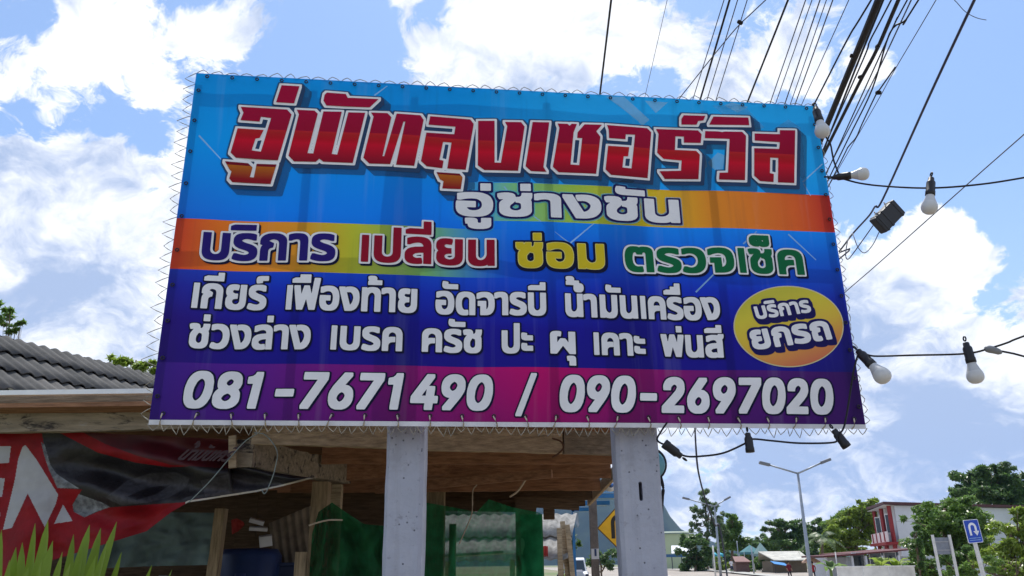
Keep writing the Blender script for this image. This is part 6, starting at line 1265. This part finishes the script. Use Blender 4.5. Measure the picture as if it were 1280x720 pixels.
# vehicles far behind the shed edge
def car(x, ytop, Y, wid, body, label, yaw=0.0, van=False):
    c = at(x, ytop, Y); H = c.z - gz(Y); Wd = wid; Ln = 4.2; o = thing('parked_car', (c.x, Y + Ln / 2, gz(Y)), label, 'car', rot=(0, 0, yaw))
    prof = [(0, .35), (0, .72), (.12, .86), (1.05, .98), (1.75, H - .08), (2.0, H), (3.4, H - .02), (3.9, H - .35), (4.2, .98), (4.2, .38), (3.8, .28), (.4, .28)] if not van else [(0, .35), (0, .95), (.35, 1.1), (.85, H - .1), (1.1, H), (4.1, H), (4.2, H - .2), (4.2, .38), (3.8, .28), (.4, .28)]
    bm = bmesh.new(); secs = []
    for sx_, k_ in ((-1, .80), (-.97, 1), (.97, 1), (1, .80)):
        ring = []
        for y, z in prof:
            tuck = 1 - .16 * max(0, (z - .95)) / max(.1, H - .95); ring.append(bm.verts.new((sx_ * Wd / 2 * tuck, y - Ln / 2 + (0 if k_ == 1 else (.06 if y < 2 else -.06)), z * (1 if k_ == 1 else .985))))
        secs.append(ring)
    n = len(prof)
    for a, b_ in zip(secs, secs[1:]):
        for i in range(n): bm.faces.new((a[i], a[(i + 1) % n], b_[(i + 1) % n], b_[i]))
    bm.faces.new(secs[0][::-1]); bm.faces.new(secs[-1]); bmesh.ops.recalc_face_normals(bm, faces=bm.faces); me = bpy.data.meshes.new('body'); bm.to_mesh(me); bm.free(); meshobj('body', me, body, o)
    i0 = 3 if not van else 2
    (y0, z0), (y1, z1) = prof[i0], prof[i0 + 1]; tk = lambda z: 1 - .16 * max(0, z - .95) / max(.1, H - .95)
    b = MB(); g_ = lambda f: (y0 + (y1 - y0) * f - Ln / 2, z0 + (z1 - z0) * f)
    (ya, za), (yb, zb_) = g_(.08), g_(.92); b.prism([(-Wd * .43 * tk(za), ya - .02, za), (Wd * .43 * tk(za), ya - .02, za), (Wd * .43 * tk(zb_), yb - .02, zb_), (-Wd * .43 * tk(zb_), yb - .02, zb_)], (0, .012, 0)); b.build('windscreen', GLS, o, org=(0, 0, 0))
    for sgn in (-1, 1):
        b = MB(); b.box((sgn * Wd * .36, -Ln / 2 - .01, .70), (.3, .05, .13), bev=.02); b.build('headlight', mat('headlight_glass', (.6, .62, .65), .2), o, org=(0, 0, 0))
        b = MB(); b.box((sgn * (Wd / 2 + .07), -Ln / 2 + 1.25, 1.02), (.16, .09, .12), bev=.03); b.build('wing_mirror', body, o, org=(0, 0, 0))
        for yy in (.85, 3.35):
            b = MB(); b.tube([(sgn * (Wd / 2 - .2), yy - Ln / 2, .31), (sgn * (Wd / 2 + .005), yy - Ln / 2, .31)], .31, 18); w_ = b.build('wheel', mat('tyre', (.02, .02, .02), .8), o, org=(0, 0, 0)); b = MB(); b.tube([(sgn * (Wd / 2), yy - Ln / 2, .31), (sgn * (Wd / 2 + .012), yy - Ln / 2, .31)], .18, 14); b.build('rim', mat('rim_grey', (.4, .4, .42), .4), w_, org=(0, 0, 0))
    return o
car(718, 712.5, 40, 1.25, mat('navy_paint', (.012, .016, .055), .3, .5), 'dark navy car parked beyond the leaning poles')
car(719, 697, 52, 1.5, mat('white_paint', (.60, .62, .66), .35, .5), 'white van parked behind the dark navy car', van=True)
# ================================================================ overhead lines
BLKC = mat('black_cable', (.010, .010, .014), .6, .3, vary=.2); GREYC = mat('grey_cable', (.09, .10, .13), .6, .3)
# the pole that carries them on ahead, standing in line behind the slotted post
PX = at(800, 470, 26); upole = thing('utility_pole', (PX.x, 26, 0), 'tall concrete utility pole carrying the overhead cables behind the signboard', 'utility pole')
b = MB(); b.beam((PX.x, 26, 0), (PX.x, 26, PX.z + 1.2), .24, .24, up=(0, 1, 0)); b.build('shaft', CONC, upole); b = MB(); b.beam((PX.x - 1.0, 25.8, PX.z + .7), (PX.x + 1.0, 25.8, PX.z + .7), .1, .1); b.build('crossarm', mat('arm_steel', (.2, .2, .22), .5), upole)
def cable(p, q, z, r, label, m=BLKC, mids=(), end=None, group=None, name='overhead_cable', near=True):
    """two photo pixels of the stretch in view at height z; runs on over the camera and to the pole"""
    pts = [atz(*p, z)] + [atz(x, y, z) for x, y in mids] + [atz(*q, z)]
    d = (pts[0] - pts[1]).normalized()
    head = [pts[0] + d * 9 + Vector((0, 0, .15)), pts[0] + d * 3.5 + Vector((0, 0, .02))] if near else []
    e = end if end is not None else Vector((PX.x + random.uniform(-.9, .9), 25.75, PX.z + .78))
    d2 = pts[-1] - pts[-2]
    a = pts[-1] + d2.normalized() * 5; a2 = pts[-1] + d2.normalized() * 2.5
    tail = [a2, a, a.lerp(e, .5), e]
    P = smooth_path(head + pts + tail, 5)
    return MB().tube(P, r, 6).solo(name, m, label, 'cable', group, True)
thin = 'thin dark overhead cable in the parallel fan above the signboard, left of the thick bundle'
G = 'thin overhead cables fanning above the signboard'
cable((764, 0), (750, 117), 7.2, .012, 'lone black overhead cable, leftmost above the signboard')
cable((834, 0), (808, 113), 8.6, .004, 'very fine pale overhead wire second from the left', GREYC)
for p, q, r in (((905, 0), (868, 118), .006), ((922, 0), (884, 124), .0065), ((934, 0), (895, 125), .006), ((1007, 0), (963, 128), .007), ((1015, 0), (970, 128), .006), ((1025, 0), (981, 130), .008), ((1033, 0), (988, 130), .006), ((1041, 0), (994, 130), .008), ((1061, 0), (1001, 133), .006)):
    cable(p, q, 7.4, r, thin, GREYC, group=G)
cable((912, 0), (876, 122), 7.0, .012, 'thicker black cable among the thin ones left of the crossing wire')
cable((985, 0), (935, 126), 7.0, .012, 'single heavy black cable midway between the thin cable groups')
cable((957, 0), (850, 122), 6.6, .006, 'slanting wire crossing over the left group of thin cables', GREYC, mids=[(925, 30), (893, 68)], end=Vector((-1.4, 26, 8.2)))
b = at(925, 28, 8.2)
cable((1089, 0), (1022, 122), 6.9, .011, 'black cable close along the left side of the thick bundle', mids=[(1060, 48)])
cable((1098, 0), (1037, 148), 6.3, .036, 'thickest black cable bundle running down behind the top right corner', mids=[(1070, 68)], name='cable_bundle')
cable((1104, 0), (1045, 148), 6.4, .012, 'black cable clinging to the right side of the thickest bundle', mids=[(1078, 64)])
cable((1123, 0), (1046, 160), 6.2, .020, 'second thick knotted bundle right of the thickest one', mids=[(1096, 62), (1075, 102)], name='cable_bundle')
cable((1114, 0), (1040, 162), 6.5, .009, 'wavy black cable between the two thick bundles', mids=[(1088, 50), (1080, 72)])
cable((1134, 0), (1052, 175), 6.4, .008, 'black cable looping just right of the knotted bundle', mids=[(1120, 26), (1086, 100)])
cable((1148, 0), (1058, 178), 6.3, .009, 'sagging black cable with a hook right of the knotted bundle', mids=[(1132, 25), (1112, 42), (1090, 112)])
cable((1139, 0), (1046, 190), 6.6, .008, 'straight dark cable passing behind the sagging one', GREYC, mids=[(1090, 104)])
cable((1119, 84), (1052, 200), 6.1, .008, 'loose drooping cable end with a clip beside the sign corner', mids=[(1098, 114), (1096, 116), (1078, 154), (1070, 172), (1060, 184)], near=False)
cable((1170, 0), (1050, 208), 6.6, .005, 'finest outer wire along the right side of the cable group', GREYC, mids=[(1118, 88), (1096, 128)])
# knots and ties on the bundles
for i, (x, y, z, lab) in enumerate(((1097, 58, 6.2, 'black tie wrapped on the knotted bundle, the upper one'), (1076, 96, 6.2, 'black tie wrapped on the knotted bundle, the lower one'), (1098, 116, 6.1, 'black clip at the bend of the loose drooping cable'), (1066, 70, 6.3, 'dark clamp on the thickest cable bundle'), (925, 28, 6.6, 'small dark clamp on the slanting wire'))):
    p = atz(x, y, z); MB().box(p, (.035, .06, .035), (.3, .2, .5 * i), bev=.012).solo('cable_tie', BLKC, lab, 'clamp')
# service drop with the splice box
Zs = 5.6
A = [(1262, -90), (1218, 0), (1160, 124), (1103, 250)]
P = [atz(x, y, Zs) for x, y in A]; dpt = P[-1].y
tailp = [at(1094, 258, dpt + .3), at(1086, 270, dpt + .8), at(1066, 292, dpt + 1.6), at(1049, 314, dpt + 2.4), at(1020, 345, dpt + 4), Vector((PX.x + .2, 25.8, PX.z - .6))]
P0 = P[0] + (P[0] - P[1]) * 3
MB().tube(smooth_path([P0] + P + tailp, 6), .012, 7).solo('service_cable', mat('blue_black_cable', (.012, .014, .05), .5), 'dark blue cable slanting down across the right sky to the splice box', 'cable', None, True)
bxc = at(1109, 271, dpt + .35); k_ = dpt / 1000 * 1.12
spl = thing('splice_box', bxc, 'black ribbed cable splice box hanging from the slanting service cable', 'splice box')
uu = (at(1126, 252, dpt + .35) - at(1095, 284, dpt + .35)); L = uu.length; uu.normalize(); vv = FW.cross(uu).normalized(); ww = uu.cross(vv)
rm = Matrix((uu, ww, vv)).transposed()
b = MB(); b.box(bxc, (L * .76, L * .26, L * .46), rm, bev=.018); b.build('case', mat('splice_plastic', (.020, .022, .030), .5, .4), spl)
for t in (-.28, -.1, .28): b = MB(); b.box(bxc + uu * (L * t), (.025, L * .28, L * .48), rm, bev=.006); b.build('rib', MATS['splice_plastic'], spl)
for t in (-.18, .2): b = MB(); b.tube([bxc + uu * (L * t) - vv * L * .19 * s_ for s_ in (1, 1.7)], .008, 6); b.build('hanger', mat('white_strap', (.6, .6, .62), .5), spl)
e0 = bxc - uu * L * .46
lp = [e0 - vv * .05, at(1080, 298, dpt + .4), at(1067, 316, dpt + .5), at(1060, 324, dpt + .5), at(1057, 318, dpt + .5), at(1060, 300, dpt + .6), at(1065, 292, dpt + .8)]
MB().tube(smooth_path(lp, 6), .007, 6).solo('cable_loop', GREYC, 'slack cable loop hanging below the splice box, the longer one', 'cable', None, True)
lp = [e0 + vv * .06, at(1091, 306, dpt + .4), at(1081, 316, dpt + .4), at(1073, 310, dpt + .5), at(1068, 298, dpt + .6), at(1066, 292, dpt + .7)]
MB().tube(smooth_path(lp, 6), .006, 6).solo('cable_loop', GREYC, 'slack cable loop curling from the splice box corner, the shorter one', 'cable', None, True)
q0 = at(1640, -140, 6.5); q1 = at(1280, 168, 9); q2 = at(1060, 362, 13); q3 = at(960, 440, 16)
MB().tube(smooth_path([q0, q1, q2, q3, Vector((PX.x, 25.8, PX.z))], 6), .008, 6).solo('stay_wire', GREYC, 'thin grey wire slanting behind the hanging bulb to the sign edge', 'wire', None, True)
MB().tube(smooth_path([at(1175, -14, 7), at(1193, 0, 7), at(1206, 14, 7), at(1220, 22, 7), at(1233, 25, 7)], 5), .004, 5).solo('loose_wire', GREYC, 'short stray wire end curling at the top right sky', 'wire', None, True)
MB().tube(smooth_path([at(868, 520, 5.2), at(870, 560, 5.2), at(873, 590, 5.25), at(882, 625, 5.3), at(893, 655, 5.4), at(905, 690, 5.5), Vector((at(915, 710, 5.6).x, 5.6, 0))], 6), .006, 6).solo('drop_wire', GREYC, 'thin dark wire dropping from the sign bottom past the thin tree', 'wire', None, True)
# ================================================================ strings of bulbs
SOCK = mat('black_socket', (.012, .012, .016), .45, .4); GLOBE = mat('milk_globe', (.66, .67, .68), .25, .5, vary=.04, transl=.25); COLLAR = mat('bulb_collar', (.50, .51, .53), .4, .4)
def make_bulb(with_bulb=True):
    o = thing('light_bulb' if with_bulb else 'lamp_socket', (0, 0, 0), '', '')
    b = MB(); b.lathe([(0, .0), (.012, .0), (.016, -.004), (.017, -.022), (.021, -.026), (.024, -.034), (.024, -.085), (.026, -.088), (.026, -.112), (.023, -.114), (0, -.114)], 20); sk = b.build('socket', SOCK, o, True, org=(0, 0, 0))
    b = MB(); b.tube([Vector((0, .0, .02)) + Vector((.012 * math.cos(a), 0, .012 * math.sin(a))) for a in [2 * math.pi * i / 12 for i in range(13)]], .0042, 6, cap=False); b.build('hook', SOCK, sk, True, org=(0, 0, 0))
    if with_bulb:
        b = MB(); b.lathe([(.022, -.112), (.024, -.125), (.031, -.145), (.036, -.158)], 22); b.build('collar', COLLAR, o, True, org=(0, 0, 0))
        b = MB(); b.lathe([(.036, -.158), (.041, -.170), (.0435, -.184), (.042, -.198), (.036, -.211), (.024, -.221), (.010, -.225), (0, -.2255)], 24); b.build('globe', GLOBE, o, True, org=(0, 0, 0))
    return o
protoA = make_bulb(); protoB = make_bulb(False); usedA = usedB = False
def bulb(x0, y0, x1, y1, Y, label, with_bulb=True, dY=0.0, sc=None, group='bulbs on the strings round the signboard'):
    """from the socket's hook pixel to the far end pixel"""
    global usedA, usedB
    a = at(x0, y0, Y); e = at(x1, y1, Y + dY); d = e - a; ln = .245 if with_bulb else .134
    if with_bulb: o = protoA if not usedA else copy_tree(protoA); usedA = True
    else: o = protoB if not usedB else copy_tree(protoB); usedB = True
    s_ = d.length / ln; o.location = a; o.rotation_euler = (-d).to_track_quat('Z', 'Y').to_euler(); o.scale = (s_,) * 3
    tag(o, label, 'light bulb' if with_bulb else 'lamp socket', group)
    return o
Yl = 4.15
bulb(1019, 134, 1031, 174, 4.50, 'bulb in a black socket tied at the top right corner of the signboard', dY=-.05)
bulb(1041, 222, 1091, 216, 4.45, 'bulb lying sideways at the sign edge on the upper string', dY=-.1)
bulb(1164, 222, 1161, 271, Yl, 'white bulb hanging straight down from the upper string')
bulb(1072, 438, 1113, 480, 4.48, 'tilted bulb at the right edge of the sign on the middle string', dY=-.12)
bulb(1207, 428, 1223, 484, Yl, 'white bulb hanging slightly tilted from the middle string')
bulb(934.5, 541, 938.5, 570, 4.45, 'empty black socket hanging upright under the sign bottom', False)
bulb(1042, 537, 1062, 563, 4.5, 'tilted empty black socket under the bottom right corner', False)
bulb(852, 571, 826, 551, 4.45, 'empty black socket slanting beside the slotted post', False)
def string(pts, label, r=.0055): return MB().tube(smooth_path(pts, 6), r, 7).solo('string_cable', BLKC, label, 'cable', None, True)
string([at(1019, 136, 4.47), at(1024, 150, 4.46), at(1033, 172, 4.47), at(1038, 180, 4.47), at(1042, 200, 4.46), at(1048, 216, 4.44)], 'short black cable from the corner bulb down to the sideways bulb')
string([at(1030, 221, 4.47), at(1047, 222, 4.44), at(1075, 229, 4.40), at(1110, 233, 4.3), at(1163, 235, 4.15), at(1220, 231, 4.1), at(1280, 222, 4.05), at(1420, 196, 3.9), at(2300, 120, 3.4)], 'upper black string cable running right from the sign with a straight hanging bulb')
string([at(1064, 482, 4.47), at(1068, 460, 4.47), at(1075, 441, 4.46), at(1092, 445, 4.42), at(1140, 444, 4.3), at(1207, 442, 4.15), at(1238, 435, 4.12), at(1260, 428, 4.1), at(1280, 420, 4.08), at(1400, 378, 3.95), at(2300, 250, 3.4)], 'middle black string cable running right from the sign with a tilted hanging bulb')
string([at(1240, 437, 4.12), at(1262, 441, 4.12), at(1282, 446, 4.12), at(1400, 478, 4.1), at(2300, 560, 4.0)], 'second branch of the middle string leaving at the grey connector')
string([at(1064, 482, 4.47), at(1058, 520, 4.48), at(1054, 536, 4.47), at(1046, 546, 4.47), at(1042, 553, 4.46), at(1000, 554, 4.46), at(965, 551, 4.46), at(940, 549, 4.45), at(930, 555, 4.45), at(905, 566, 4.45), at(880, 570, 4.45), at(856, 570, 4.45), at(840, 560, 4.46), at(822, 551, 4.48), at(826, 540, 4.5), at(834, 528, 4.5)], 'bottom black string cable sagging under the sign between the empty sockets')
c = at(1240, 437, 4.12); MB().tube(smooth_path([at(1231, 436, 4.12), c, at(1252, 441, 4.12)], 3), [.010, .017, .020, .020, .018, .016, .008], 10).solo('cable_connector', mat('grey_connector', (.20, .21, .23), .5), 'grey moulded connector where the middle string forks', 'connector', None, True)
# pale blue plastic dish hung behind the slotted post
Yd = 4.86; c = at(813, 581, Yd); dsh = thing('plastic_dish', c, 'pale blue plastic dish with a dark rim hung behind the slotted post', 'dish')
b = MB(); b.lathe([(0, -.03), (.05, -.028), (.075, -.012), (.085, .02), (.090, .022), (.080, -.012), (.05, -.022), (0, -.024)], 26); b.v = [c + Matrix.Rotation(R(-78), 3, 'X') @ Matrix.Rotation(R(6), 3, 'Y') @ v for v in b.v]; b.build('bowl', mat('dish_blue', (.13, .36, .46), .4, .4), dsh, True)
b = MB(); pts = [c + Matrix.Rotation(R(-78), 3, 'X') @ Vector((.093 * math.cos(a), .093 * math.sin(a), .022)) for a in [2 * math.pi * i / 28 for i in range(29)]]; b.tube(pts, .011, 8, cap=False); b.build('rim', mat('dish_rim', (.015, .02, .03), .5), dsh, True)
string([at(826, 596, 4.86), at(829, 610, 4.86), at(828, 622, 4.86), at(826, 650, 4.88)], 'black cable end hanging down the back edge of the slotted post', .010)
